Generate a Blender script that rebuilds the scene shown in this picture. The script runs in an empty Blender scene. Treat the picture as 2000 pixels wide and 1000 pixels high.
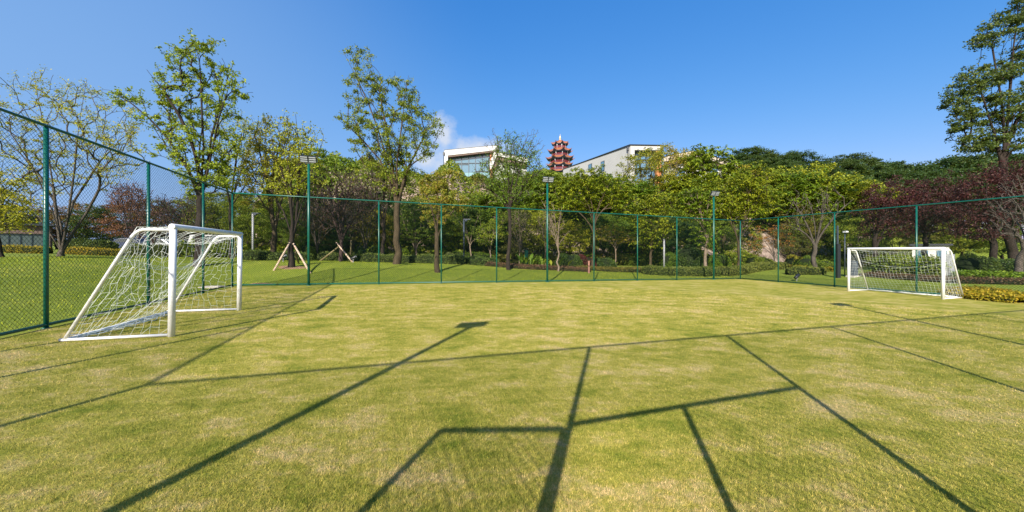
import bpy, math, random
import numpy as np
from mathutils import Vector, Matrix
SC = bpy.context.scene
COL = SC.collection
rng = np.random.default_rng(7)
random.seed(7)
F = 707.0; CZ = 1.58; HY = 490.0

# ------------------------------------------------------------------ helpers
def tag(o, label=None, cat=None, group=None, kind=None):
    if label: o['label'] = label
    if cat: o['category'] = cat
    if group: o['group'] = group
    if kind: o['kind'] = kind
    return o

def empty(name, loc, rz=0.0):
    o = bpy.data.objects.new(name, None); COL.objects.link(o)
    o.empty_display_size = 0.2
    o.location = loc; o.rotation_euler = (0, 0, rz)
    return o

def link(name, me, mat, parent=None):
    o = bpy.data.objects.new(name, me); COL.objects.link(o)
    if mat is not None:
        for m in (mat if isinstance(mat, (list, tuple)) else [mat]): me.materials.append(m)
    if parent is not None: o.parent = parent
    return o

def mesh_np(name, V, Fc, mat, parent=None, smooth=False, mat_idx=None):
    V = np.asarray(V, dtype=np.float32); Fc = np.asarray(Fc, dtype=np.int32)
    me = bpy.data.meshes.new(name)
    n, k = Fc.shape
    me.vertices.add(len(V)); me.vertices.foreach_set('co', V.ravel())
    me.loops.add(n * k); me.loops.foreach_set('vertex_index', Fc.ravel())
    me.polygons.add(n); me.polygons.foreach_set('loop_start', np.arange(0, n * k, k, dtype=np.int32))
    if smooth: me.polygons.foreach_set('use_smooth', np.ones(n, dtype=bool))
    else: me.polygons.foreach_set('use_smooth', np.zeros(n, dtype=bool))
    if mat_idx is not None: me.polygons.foreach_set('material_index', np.asarray(mat_idx, dtype=np.int32))
    me.update(calc_edges=True); me.validate()
    return link(name, me, mat, parent)

class MB:
    def __init__(s): s.v = []; s.f = []; s.m = []
    def box(s, c, size, M=None, mi=0):
        x, y, z = size[0]/2, size[1]/2, size[2]/2
        b = len(s.v)
        for sx, sy, sz in ((-1,-1,-1),(1,-1,-1),(1,1,-1),(-1,1,-1),(-1,-1,1),(1,-1,1),(1,1,1),(-1,1,1)):
            p = Vector((sx*x, sy*y, sz*z))
            if M is not None: p = M @ p
            s.v.append((p.x+c[0], p.y+c[1], p.z+c[2]))
        for q in ((0,3,2,1),(4,5,6,7),(0,1,5,4),(1,2,6,5),(2,3,7,6),(3,0,4,7)):
            s.f.append([b+i for i in q]); s.m.append(mi)
        return s
    def tube(s, pts, r, n=12, caps=True, mi=0):
        pts = [Vector(p) for p in pts]
        rs = r if isinstance(r, (list, tuple)) else [r]*len(pts)
        b = len(s.v); prev = None
        for i, p in enumerate(pts):
            if i == 0: d = pts[1]-pts[0]
            elif i == len(pts)-1: d = pts[-1]-pts[-2]
            else: d = (pts[i+1]-pts[i]).normalized()+(pts[i]-pts[i-1]).normalized()
            d.normalize()
            if prev is None:
                a = Vector((0,0,1)) if abs(d.z) < .9 else Vector((1,0,0))
                e1 = d.cross(a).normalized()
            else:
                e1 = (prev - d*prev.dot(d)).normalized()
            prev = e1; e2 = d.cross(e1)
            for k in range(n):
                t = 2*math.pi*k/n
                q = p + (e1*math.cos(t)+e2*math.sin(t))*rs[i]
                s.v.append(tuple(q))
        for i in range(len(pts)-1):
            for k in range(n):
                k2 = (k+1) % n
                s.f.append([b+i*n+k, b+i*n+k2, b+(i+1)*n+k2, b+(i+1)*n+k]); s.m.append(mi)
        if caps:
            s.f.append([b+k for k in range(n)][::-1]); s.m.append(mi)
            s.f.append([b+(len(pts)-1)*n+k for k in range(n)]); s.m.append(mi)
        return s
    def prism(s, poly, d, mi=0):
        # poly: list of 3-D points (planar), extruded by vector d
        b = len(s.v); n = len(poly); d = Vector(d)
        for p in poly: s.v.append(tuple(p))
        for p in poly: s.v.append(tuple(Vector(p)+d))
        s.f.append([b+i for i in range(n)][::-1]); s.m.append(mi)
        s.f.append([b+n+i for i in range(n)]); s.m.append(mi)
        for i in range(n):
            j = (i+1) % n
            s.f.append([b+i, b+j, b+n+j, b+n+i]); s.m.append(mi)
        return s
    def lathe(s, prof, n=16, c=(0,0,0), mi=0):
        b = len(s.v)
        for r, z in prof:
            for k in range(n):
                t = 2*math.pi*k/n
                s.v.append((c[0]+r*math.cos(t), c[1]+r*math.sin(t), c[2]+z))
        for i in range(len(prof)-1):
            for k in range(n):
                k2 = (k+1) % n
                s.f.append([b+i*n+k, b+i*n+k2, b+(i+1)*n+k2, b+(i+1)*n+k]); s.m.append(mi)
        return s
    def build(s, name, mat, parent=None, smooth=False, bevel=0):
        me = bpy.data.meshes.new(name)
        me.from_pydata(s.v, [], s.f); me.update()
        if smooth:
            for p in me.polygons: p.use_smooth = len(p.vertices) == 4
        o = link(name, me, mat, parent)
        if isinstance(mat, (list, tuple)):
            me.polygons.foreach_set('material_index', s.m)
        if bevel:
            md = o.modifiers.new('bevel', 'BEVEL'); md.width = bevel; md.segments = 2; md.limit_method = 'ANGLE'
        return o

def copy_tree(o, parent=None):
    c = o.copy(); COL.objects.link(c); c.parent = parent
    for ch in KIDS.get(o.name, []) or [k for k in bpy.data.objects if k.parent == o]:
        copy_tree(ch, c)
    return c
KIDS = {}

def dup(root, loc, rz=0.0, scale=1.0, label=None, group=None):
    r = copy_tree(root)
    r.location = loc; r.rotation_euler = (0, 0, rz)
    r.scale = (scale,)*3 if not isinstance(scale, tuple) else scale
    if label: r['label'] = label
    if group: r['group'] = group
    return r

# ------------------------------------------------------------------ materials
def new_mat(name):
    m = bpy.data.materials.new(name); m.use_nodes = True
    nt = m.node_tree; nt.nodes.clear()
    out = nt.nodes.new('ShaderNodeOutputMaterial')
    return m, nt, out
def N(nt, t, **kw):
    n = nt.nodes.new(t)
    for k, v in kw.items(): setattr(n, k, v)
    return n
def ramp(nt, stops, interp='LINEAR'):
    r = nt.nodes.new('ShaderNodeValToRGB'); cr = r.color_ramp; cr.interpolation = interp
    while len(cr.elements) < len(stops): cr.elements.new(.5)
    for e, (p, c) in zip(cr.elements, stops):
        e.position = p; e.color = (*c, 1) if len(c) == 3 else c
    return r
def noise(nt, scale, detail=3, rough=.55, vec=None):
    n = nt.nodes.new('ShaderNodeTexNoise'); n.inputs['Scale'].default_value = scale
    n.inputs['Detail'].default_value = detail; n.inputs['Roughness'].default_value = rough
    if vec is not None: nt.links.new(vec, n.inputs['Vector'])
    return n
def mixc(nt, fac, a, b, mode='MIX'):
    m = nt.nodes.new('ShaderNodeMix'); m.data_type = 'RGBA'; m.blend_type = mode
    for s, v in ((m.inputs[0], fac), (m.inputs[6], a), (m.inputs[7], b)):
        if hasattr(v, 'is_output'): nt.links.new(v, s)
        elif isinstance(v, (int, float)): s.default_value = v
        else: s.default_value = (*v, 1)
    return m.outputs[2]
def simple(name, c1, c2=None, rough=.5, metal=0, spec=.5, nscale=8, bump=0.0, bscale=40):
    m, nt, out = new_mat(name)
    b = N(nt, 'ShaderNodeBsdfPrincipled')
    b.inputs['Roughness'].default_value = rough; b.inputs['Metallic'].default_value = metal
    b.inputs['Specular IOR Level'].default_value = spec
    tc = N(nt, 'ShaderNodeTexCoord')
    if c2 is None: c2 = tuple(x*.82 for x in c1)
    n = noise(nt, nscale, 4, .6, tc.outputs['Object'])
    r = ramp(nt, [(.35, c2), (.62, c1)]); nt.links.new(n.outputs['Fac'], r.inputs[0])
    nt.links.new(r.outputs[0], b.inputs['Base Color'])
    if bump:
        n2 = noise(nt, bscale, 4, .6, tc.outputs['Object'])
        bp = N(nt, 'ShaderNodeBump'); bp.inputs['Strength'].default_value = bump; bp.inputs['Distance'].default_value = .02
        nt.links.new(n2.outputs['Fac'], bp.inputs['Height']); nt.links.new(bp.outputs[0], b.inputs['Normal'])
    nt.links.new(b.outputs[0], out.inputs[0])
    return m
def leaf_mat(name, cols, trans=.35, clump=.5):
    # cols: dark, mid, light/accent leaf colours
    m, nt, out = new_mat(name)
    geo = N(nt, 'ShaderNodeNewGeometry'); tc = N(nt, 'ShaderNodeTexCoord')
    n = noise(nt, .9, 2, .5, tc.outputs['Object'])
    ad = N(nt, 'ShaderNodeMath', operation='MULTIPLY_ADD'); ad.inputs[1].default_value = clump*1.6; 
    nt.links.new(n.outputs['Fac'], ad.inputs[0])
    sb = N(nt, 'ShaderNodeMath', operation='MULTIPLY_ADD'); sb.inputs[1].default_value = .75; sb.inputs[2].default_value = -.8*clump+.12
    nt.links.new(geo.outputs['Random Per Island'], sb.inputs[0]); nt.links.new(sb.outputs[0], ad.inputs[2])
    st = [(i/(len(cols)-1), c) for i, c in enumerate(cols)]
    r = ramp(nt, st); nt.links.new(ad.outputs[0], r.inputs[0])
    oi = N(nt, 'ShaderNodeObjectInfo')
    tone = ramp(nt, [(0, (.80,.92,.80)), (.35, (1.0,1.0,1.0)), (.7, (1.32,1.16,.95)), (1, (1.5,1.18,1.1))]); nt.links.new(oi.outputs['Random'], tone.inputs[0])
    class _R: pass
    r0_ = r; r = _R(); r.outputs = [mixc(nt, 1.0, r0_.outputs[0], tone.outputs[0], 'MULTIPLY')]
    b = N(nt, 'ShaderNodeBsdfPrincipled'); b.inputs['Roughness'].default_value = .5
    b.inputs['Specular IOR Level'].default_value = .35
    nt.links.new(r.outputs[0], b.inputs['Base Color'])
    t = N(nt, 'ShaderNodeBsdfTranslucent')
    tcx = mixc(nt, .5, r.outputs[0], (.30, .34, .03), 'MIX'); nt.links.new(tcx if cols[0][0] < cols[0][1]*1.3 else r.outputs[0], t.inputs[0])
    mx = N(nt, 'ShaderNodeMixShader'); mx.inputs[0].default_value = trans
    nt.links.new(b.outputs[0], mx.inputs[1]); nt.links.new(t.outputs[0], mx.inputs[2])
    nt.links.new(mx.outputs[0], out.inputs[0])
    return m
def bark_mat(name, c1, c2):
    m, nt, out = new_mat(name)
    tc = N(nt, 'ShaderNodeTexCoord'); mp = N(nt, 'ShaderNodeMapping'); mp.inputs['Scale'].default_value = (9, 9, 2.2)
    nt.links.new(tc.outputs['Object'], mp.inputs[0])
    n = noise(nt, 1.6, 6, .65, mp.outputs[0])
    r = ramp(nt, [(.3, c1), (.7, c2)]); nt.links.new(n.outputs['Fac'], r.inputs[0])
    b = N(nt, 'ShaderNodeBsdfPrincipled'); b.inputs['Roughness'].default_value = .85; b.inputs['Specular IOR Level'].default_value = .2
    nt.links.new(r.outputs[0], b.inputs['Base Color'])
    bp = N(nt, 'ShaderNodeBump'); bp.inputs['Strength'].default_value = .7; bp.inputs['Distance'].default_value = .03
    nt.links.new(n.outputs['Fac'], bp.inputs['Height']); nt.links.new(bp.outputs[0], b.inputs['Normal'])
    nt.links.new(b.outputs[0], out.inputs[0])
    return m

L = {}
L['lime']   = leaf_mat('leaf_lime',   [(.13,.19,.014), (.29,.34,.02), (.42,.42,.03)])
L['green']  = leaf_mat('leaf_green',  [(.05,.10,.012), (.14,.21,.018), (.27,.31,.03)])
L['frond']  = leaf_mat('leaf_frond',  [(.06,.12,.010), (.15,.23,.014), (.27,.33,.02)])
L['yellow'] = leaf_mat('leaf_yellow', [(.12,.15,.014), (.30,.28,.02), (.48,.33,.03)])
L['gold']   = leaf_mat('leaf_gold',   [(.14,.18,.02), (.32,.30,.03), (.45,.22,.04)])
L['dark']   = leaf_mat('leaf_dark',   [(.015,.04,.010), (.042,.085,.014), (.11,.16,.024)], .25)
L['pine']   = leaf_mat('leaf_pine',   [(.012,.036,.008), (.030,.068,.012), (.075,.118,.018)], .2)
L['olive']  = leaf_mat('leaf_olive',  [(.04,.055,.014), (.10,.115,.022), (.19,.17,.035)])
L['purple'] = leaf_mat('leaf_purple', [(.028,.010,.009), (.07,.019,.018), (.12,.04,.03)], .3)
L['orange'] = leaf_mat('leaf_orange', [(.12,.10,.02), (.30,.14,.02), (.42,.16,.04)])
L['maroon'] = leaf_mat('leaf_maroon', [(.07,.04,.024), (.15,.075,.042), (.21,.14,.05)], .25)
L['hedge']  = leaf_mat('leaf_hedge',  [(.05,.08,.014), (.11,.16,.024), (.22,.25,.05)], .2)
B = {}
B['brown'] = bark_mat('bark_brown', (.03,.021,.012), (.105,.078,.045))
B['dark']  = bark_mat('bark_dark', (.014,.010,.008), (.05,.037,.029))
B['pale']  = bark_mat('bark_pale', (.11,.08,.055), (.30,.23,.17))
B['grey']  = bark_mat('bark_grey', (.035,.03,.024), (.13,.108,.085))
B['purple']= bark_mat('bark_purplish', (.028,.018,.017), (.085,.055,.05))

M = {}
M['green_metal'] = simple('green_fence_paint', (.003,.095,.066), (.002,.075,.052), .35, 0, .5)
M['mesh_wire'] = simple('green_wire_coating', (.002,.017,.013), (.0015,.012,.009), .8, 0, .15)
M['white_metal'] = simple('white_goal_paint', (.80,.80,.79), (.72,.72,.70), .35, 0, .5, 5)
M['net'] = simple('net_cord', (.78,.80,.76), (.6,.68,.62), .8, 0, .2)
M['black'] = simple('black_housing', (.02,.022,.024), None, .4)
M['lamp_face'] = simple('lamp_lens', (.40,.43,.46), (.33,.36,.39), .3, 0, .6)
M['grey_metal'] = simple('grey_pole_paint', (.30,.31,.33), None, .45)
M['darkblue_metal'] = simple('dark_pole_paint', (.05,.065,.09), None, .4)
M['stake'] = simple('stripped_timber', (.62,.48,.36), (.45,.32,.22), .75, 0, .2, 6, .4)
M['stake_dark'] = simple('weathered_timber', (.25,.20,.10), (.15,.12,.06), .8, 0, .2, 6, .4)
M['render'] = simple('pale_grey_render', (.44,.44,.42), (.41,.41,.39), .8, 0, .2, .5, .15, 30)
M['white_render'] = simple('white_render', (.64,.63,.60), (.60,.59,.56), .7, 0, .2, 1.0)
M['beige'] = simple('beige_cladding', (.52,.45,.36), (.44,.37,.29), .75, 0, .2, 1.5)
M['roof_dark'] = simple('dark_roof_edge', (.045,.05,.06), None, .5)
M['soffit'] = simple('dark_timber_soffit', (.11,.06,.035), (.08,.045,.03), .6)
M['wood'] = simple('orange_timber', (.50,.20,.07), (.36,.13,.05), .55, 0, .3, 3)
M['mullion'] = simple('window_frame_metal', (.05,.07,.09), None, .4, .3)
M['tile'] = simple('orange_glazed_tile', (.38,.145,.06), (.22,.075,.038), .4, 0, .5, 2)
M['red'] = simple('red_lacquer', (.30,.035,.03), (.2,.03,.03), .5)
M['blue_wall'] = simple('painted_eave_blue', (.10,.13,.24), (.05,.07,.14), .6, 0, .3, 3)
M['pag_white'] = simple('pagoda_plaster', (.55,.56,.60), None, .7)
M['gold_metal'] = simple('finial_gold', (.65,.50,.30), None, .35, .3)
M['brick'] = simple('pinkish_stone_cladding', (.20,.14,.12), (.13,.09,.08), .8, 0, .2, 6)
M['soil'] = simple('bare_soil', (.32,.20,.12), (.22,.14,.08), .95, 0, .1, 8, .5)
M['concrete'] = simple('pale_concrete', (.52,.48,.42), (.42,.39,.34), .85, 0, .2, 6, .3)
M['bollard'] = simple('brown_red_paint', (.36,.17,.12), None, .6)
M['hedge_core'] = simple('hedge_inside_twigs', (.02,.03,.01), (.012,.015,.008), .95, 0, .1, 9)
M['tyre'] = simple('tyre_rubber', (.02,.02,.02), None, .8)
M['car_white'] = simple('white_car_paint', (.55,.56,.58), None, .25)
M['car_silver'] = simple('silver_car_paint', (.45,.47,.5), None, .25, .4)
M['car_black'] = simple('black_car_paint', (.02,.02,.025), None, .2)
M['car_blue'] = simple('blue_car_paint', (.03,.045,.10), None, .4)
M['green_plastic'] = simple('green_plastic', (.01,.16,.09), None, .5)
def glass_mat(name, c, rough=.05):
    m, nt, out = new_mat(name)
    b = N(nt, 'ShaderNodeBsdfPrincipled'); b.inputs['Base Color'].default_value = (*c, 1)
    b.inputs['Roughness'].default_value = rough; b.inputs['Specular IOR Level'].default_value = 1.0
    b.inputs['IOR'].default_value = 1.7
    nt.links.new(b.outputs[0], out.inputs[0]); return m
M['glass'] = glass_mat('window_glass', (.09,.19,.27))
M['kiosk_glass'] = glass_mat('kiosk_glass', (.02,.05,.04), .5)
M['rail_glass'] = glass_mat('balcony_glass', (.16,.32,.36), .1)
M['car_glass'] = glass_mat('car_glass', (.02,.025,.03))

# ------------------------------------------------------------------ terrain
UU = Vector((-.315, .949)); VV = Vector((.949, .315))
A = (-11.64, 15.07); Bc = (15.2, 24.1)
C = (-5.95, -2.17)
D = (22.9, 8.0)   # right-rear corner (filled in below)
# rear fence runs from C with slope .352 until it meets the right fence
_t = (Bc[1] - (C[1] + .352*(Bc[0]-C[0]))) / (1 + .352*.332)
D = (Bc[0]+.332*_t, Bc[1]-_t)
RECT = [C, D, Bc, A]
def sstep(t): t = np.clip(t, 0, 1); return t*t*(3-2*t)
def wback(x, y): return -.315*(x-A[0]) + .949*(y-A[1])
def outside(x, y):
    # signed distance beyond each side of the pitch; >0 outside
    d = np.full(np.shape(x), -1e9)
    for i in range(4):
        p, q = RECT[i], RECT[(i+1) % 4]
        ex, ey = q[0]-p[0], q[1]-p[1]; l = math.hypot(ex, ey)
        nx, ny = ey/l, -ex/l
        d = np.maximum(d, (x-p[0])*nx + (y-p[1])*ny)
    return d
AX = [-60,-30,-15,-8,-3,2,7,12,18,25,35,60]
AV = [1.3,1.1,.85,.80,.72,.40,.27,.35,.45,.45,.40,.4]
def ground(x, y):
    x = np.asarray(x, dtype=float); y = np.asarray(y, dtype=float)
    v = np.clip(.949*x+.315*y, -35, 60)
    z = -.0141*v
    d = outside(x, y)
    amp = np.interp(x, AX, AV)
    z = z + amp*sstep((d-.15)/7.5)
    z = z + .05*np.sin(x*.35+1)*np.sin(y*.3)*sstep((d-1)/6)
    w = wback(x, y)
    fac = sstep((x+.80*y-1)/7)
    w0 = 15.0 + .7*np.clip(x-.72*y, 0, 300)
    z = z + 10.3*fac*sstep((w-w0)/14)*(1+.06*np.sin(x*.6)+.05*np.sin(x*1.3+y*.4))
    z = z + 6.0*np.exp(-((x-90)/50)**2)*sstep((y-50)/35)
    z = z + 26*np.exp(-(((x-20)/32)**2+((y-152)/28)**2))
    z = z + 3.0*sstep((-x-45)/60)*sstep((y-55)/60)
    return z
def G(x, y): return float(ground(x, y))
def atZ(px, Z): return ((px-1000)/F*Z, Z)
def atW(px, w):
    a = (px-1000)/F
    Z = (w + 17.968)/(.949-.315*a)
    return (a*Z, Z)
def yof(x, y, z): return HY-(z-CZ)/y*F

def axis_pts(lo, hi, fine_lo, fine_hi, step, n_out):
    f = np.arange(fine_lo, fine_hi+1e-6, step)
    a = fine_lo - (np.geomspace(step, fine_lo-lo+step, n_out)-step)[1:][::-1]
    b = fine_hi + (np.geomspace(step, hi-fine_hi+step, n_out)-step)[1:]
    return np.concatenate([a, f, b])
xs = axis_pts(-2500, 2500, -45, 60, .6, 36); ys = axis_pts(-800, 3000, -6, 75, .6, 36)
XX, YY = np.meshgrid(xs, ys)
ZZ = ground(XX, YY)
din = outside(XX, YY)
ZZ = np.where(din < -.3, ZZ-.05, ZZ)
V = np.stack([XX, YY, ZZ], -1).reshape(-1, 3)
nx_, ny_ = len(xs), len(ys)
ii = np.arange((ny_-1)*(nx_-1)); r_ = ii//(nx_-1); c_ = ii % (nx_-1)
a_ = r_*nx_+c_
Fc = np.stack([a_, a_+1, a_+nx_+1, a_+nx_], -1)

def ground_mat():
    m, nt, out = new_mat('lawn_and_bank')
    geo = N(nt, 'ShaderNodeNewGeometry')
    P = geo.outputs['Position']
    n1 = noise(nt, .5, 4, .6, P); n2 = noise(nt, 6, 4, .7, P); n3 = noise(nt, 60, 2, .6, P)
    lawn = ramp(nt, [(.3, (.17,.22,.016)), (.55, (.245,.285,.024)), (.75, (.32,.33,.05))]); nt.links.new(n1.outputs['Fac'], lawn.inputs[0])
    c = mixc(nt, .35, lawn.outputs[0], mixc(nt, n2.outputs['Fac'], (.06,.12,.01), (.22,.26,.04)))
    c = mixc(nt, .3, c, mixc(nt, n3.outputs['Fac'], (.05,.10,.01), (.24,.28,.05)))
    # bank: rock and soil where steep
    sep = N(nt, 'ShaderNodeSeparateXYZ'); nt.links.new(geo.outputs['Normal'], sep.inputs[0])
    sp = N(nt, 'ShaderNodeSeparateXYZ'); nt.links.new(P, sp.inputs[0])
    sl = ramp(nt, [(.84, (1,1,1)), (.95, (0,0,0))]); nt.links.new(sep.outputs['Z'], sl.inputs[0])
    nr = noise(nt, 1.3, 8, .7, P)
    rock = ramp(nt, [(.3, (.05,.04,.03)), (.45, (.20,.15,.12)), (.55, (.36,.28,.23)), (.7, (.48,.38,.32))]); nt.links.new(nr.outputs['Fac'], rock.inputs[0])
    c = mixc(nt, sl.outputs[0], c, rock.outputs[0])
    b = N(nt, 'ShaderNodeBsdfPrincipled'); b.inputs['Roughness'].default_value = .9; b.inputs['Specular IOR Level'].default_value = .15
    nt.links.new(c, b.inputs['Base Color'])
    bp = N(nt, 'ShaderNodeBump'); bp.inputs['Strength'].default_value = .6; bp.inputs['Distance'].default_value = .05
    nb = noise(nt, 22, 5, .7, P)
    nt.links.new(nb.outputs['Fac'], bp.inputs['Height']); nt.links.new(bp.outputs[0], b.inputs['Normal'])
    nt.links.new(b.outputs[0], out.inputs[0]); return m
gr = mesh_np('ground', V, Fc, ground_mat(), smooth=True)
tag(gr, kind='structure')

def pitch_color(nt, P):
    # patchy half-dry turf, shared by the soil sheet and the blades
    mp = N(nt, 'ShaderNodeMapping'); mp.inputs['Rotation'].default_value = (0, 0, math.radians(-18)); mp.inputs['Scale'].default_value = (1, 1.5, 1)
    nt.links.new(P, mp.inputs[0])
    n1 = noise(nt, 1.5, 6, .68, mp.outputs[0]); n2 = noise(nt, .35, 3, .6, mp.outputs[0])
    ad = N(nt, 'ShaderNodeMath', operation='MULTIPLY_ADD'); ad.inputs[1].default_value = .75
    m2 = N(nt, 'ShaderNodeMath', operation='MULTIPLY'); m2.inputs[1].default_value = .3
    nt.links.new(n1.outputs['Fac'], ad.inputs[0]); nt.links.new(n2.outputs['Fac'], m2.inputs[0]); nt.links.new(m2.outputs[0], ad.inputs[2])
    r = ramp(nt, [(.35, (.15,.185,.026)), (.45, (.26,.255,.046)), (.54, (.355,.315,.075)), (.65, (.47,.375,.17))])
    n5 = noise(nt, 7, 5, .75, mp.outputs[0])
    a2 = N(nt, 'ShaderNodeMath', operation='MULTIPLY_ADD'); a2.inputs[1].default_value = .32; nt.links.new(n5.outputs['Fac'], a2.inputs[0])
    a3 = N(nt, 'ShaderNodeMath', operation='ADD'); a3.inputs[1].default_value = -.16; nt.links.new(ad.outputs[0], a3.inputs[0]); nt.links.new(a3.outputs[0], a2.inputs[2])
    nt.links.new(a2.outputs[0], r.inputs[0])
    return r.outputs[0]
def pitch_mat():
    m, nt, out = new_mat('dry_patchy_turf')
    geo = N(nt, 'ShaderNodeNewGeometry'); P = geo.outputs['Position']
    c = pitch_color(nt, P)
    n3 = noise(nt, 45, 4, .7, P); n4 = noise(nt, 9, 4, .7, P)
    c = mixc(nt, .55, c, mixc(nt, n3.outputs['Fac'], (.0,.02,.0), (1.,1.,.7)), 'SOFT_LIGHT')
    c = mixc(nt, .5, c, mixc(nt, n4.outputs['Fac'], (.0,.05,.0), (1.,.95,.8)), 'SOFT_LIGHT')
    b = N(nt, 'ShaderNodeBsdfPrincipled'); b.inputs['Roughness'].default_value = .9; b.inputs['Specular IOR Level'].default_value = .1
    nt.links.new(c, b.inputs['Base Color'])
    bp = N(nt, 'ShaderNodeBump'); bp.inputs['Strength'].default_value = .7; bp.inputs['Distance'].default_value = .03
    nb = noise(nt, 35, 5, .75, P)
    nt.links.new(nb.outputs['Fac'], bp.inputs['Height']); nt.links.new(bp.outputs[0], b.inputs['Normal'])
    nt.links.new(b.outputs[0], out.inputs[0]); return m
# pitch sheet: bilinear grid over the four corners
def in_pitch(s, t):
    x = (1-s)*(1-t)*C[0]+s*(1-t)*D[0]+s*t*Bc[0]+(1-s)*t*A[0]
    y = (1-s)*(1-t)*C[1]+s*(1-t)*D[1]+s*t*Bc[1]+(1-s)*t*A[1]
    return x, y
ss, tt = np.meshgrid(np.linspace(0, 1, 60), np.linspace(0, 1, 40))
px_, py_ = in_pitch(ss, tt)
Vp = np.stack([px_, py_, ground(px_, py_)+.006], -1).reshape(-1, 3)
ii = np.arange(39*59); r_ = ii//59; c_ = ii % 59; a_ = r_*60+c_
po = mesh_np('pitch', Vp, np.stack([a_, a_+1, a_+61, a_+60], -1), pitch_mat(), smooth=True)
tag(po, kind='structure')

# grass blades on the near part of the pitch and lawn
def blade_mat(name, lawn=False):
    m, nt, out = new_mat(name)
    geo = N(nt, 'ShaderNodeNewGeometry'); P = geo.outputs['Position']
    if lawn:
        n1 = noise(nt, .5, 4, .6, P)
        rr = ramp(nt, [(.3, (.19,.25,.018)), (.55, (.26,.30,.025)), (.75, (.32,.33,.05))]); nt.links.new(n1.outputs['Fac'], rr.inputs[0]); c = rr.outputs[0]
    else: c = pitch_color(nt, P)
    rr = ramp(nt, [(0, (.40,.58,.3)), (.5, (1.15,1.15,1.1)), (1, (2.1,1.85,2.1))]); nt.links.new(geo.outputs['Random Per Island'], rr.inputs[0])
    c = mixc(nt, 1.0, c, rr.outputs[0], 'MULTIPLY')
    d = N(nt, 'ShaderNodeBsdfDiffuse'); nt.links.new(c, d.inputs[0])
    t = N(nt, 'ShaderNodeBsdfTranslucent'); nt.links.new(c, t.inputs[0])
    mx = N(nt, 'ShaderNodeMixShader'); mx.inputs[0].default_value = .3
    nt.links.new(d.outputs[0], mx.inputs[1]); nt.links.new(t.outputs[0], mx.inputs[2]); nt.links.new(mx.outputs[0], out.inputs[0])
    return m
def blades(name, x, y, hmean, wid, mat, label):
    n = len(x); z = ground(x, y)+.004
    dist = np.sqrt(x*x+y*y)
    k = np.clip(dist/5, 1, 3.2)
    h = hmean*rng.uniform(.5, 1.3, n)*(1+.12*(k-1)); wd = wid*k
    th = rng.uniform(0, 2*math.pi, n); ph = rng.uniform(0, 2*math.pi, n); lean = rng.uniform(.1, 1.1, n)*h
    p = np.stack([x, y, z], -1)
    e = np.stack([np.cos(th), np.sin(th), np.zeros(n)], -1)*wd[:, None]
    tip = p+np.stack([np.cos(ph)*lean, np.sin(ph)*lean, h], -1)
    Vb = np.stack([p-e, p+e, tip], 1).reshape(-1, 3)
    return mesh_np(name, Vb, np.arange(3*n).reshape(-1, 3), mat)
nb = 520000
# radial density ~ 1/r inside the field of view
r = 1.6*np.exp(rng.uniform(0, 1, nb)*math.log(17/1.6)); th = np.radians(rng.uniform(-58, 58, nb))
bx, by = r*np.sin(th), r*np.cos(th)
ok = outside(bx, by) < -.05
bx, by = bx[ok], by[ok]
g1 = blades('pitch_grass', bx, by, .021, .0019, blade_mat('dry_grass_blades'), '')
tag(g1, 'short half dry yellow green turf with straw patches inside the fence', 'grass', kind='stuff')
nb = 160000
lx = rng.uniform(-34, 16, nb); ly = rng.uniform(-1, 31, nb)
dd = outside(lx, ly)
ok = (dd > .1) & (dd < 11) & (ly > .5) & (np.abs(lx/ly) < 1.6)
g2 = blades('lawn_grass', lx[ok], ly[ok], .03, .0035, blade_mat('green_grass_blades', True), '')
tag(g2, 'fresh green mown lawn sloping up beyond the fence', 'grass', kind='stuff')

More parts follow.
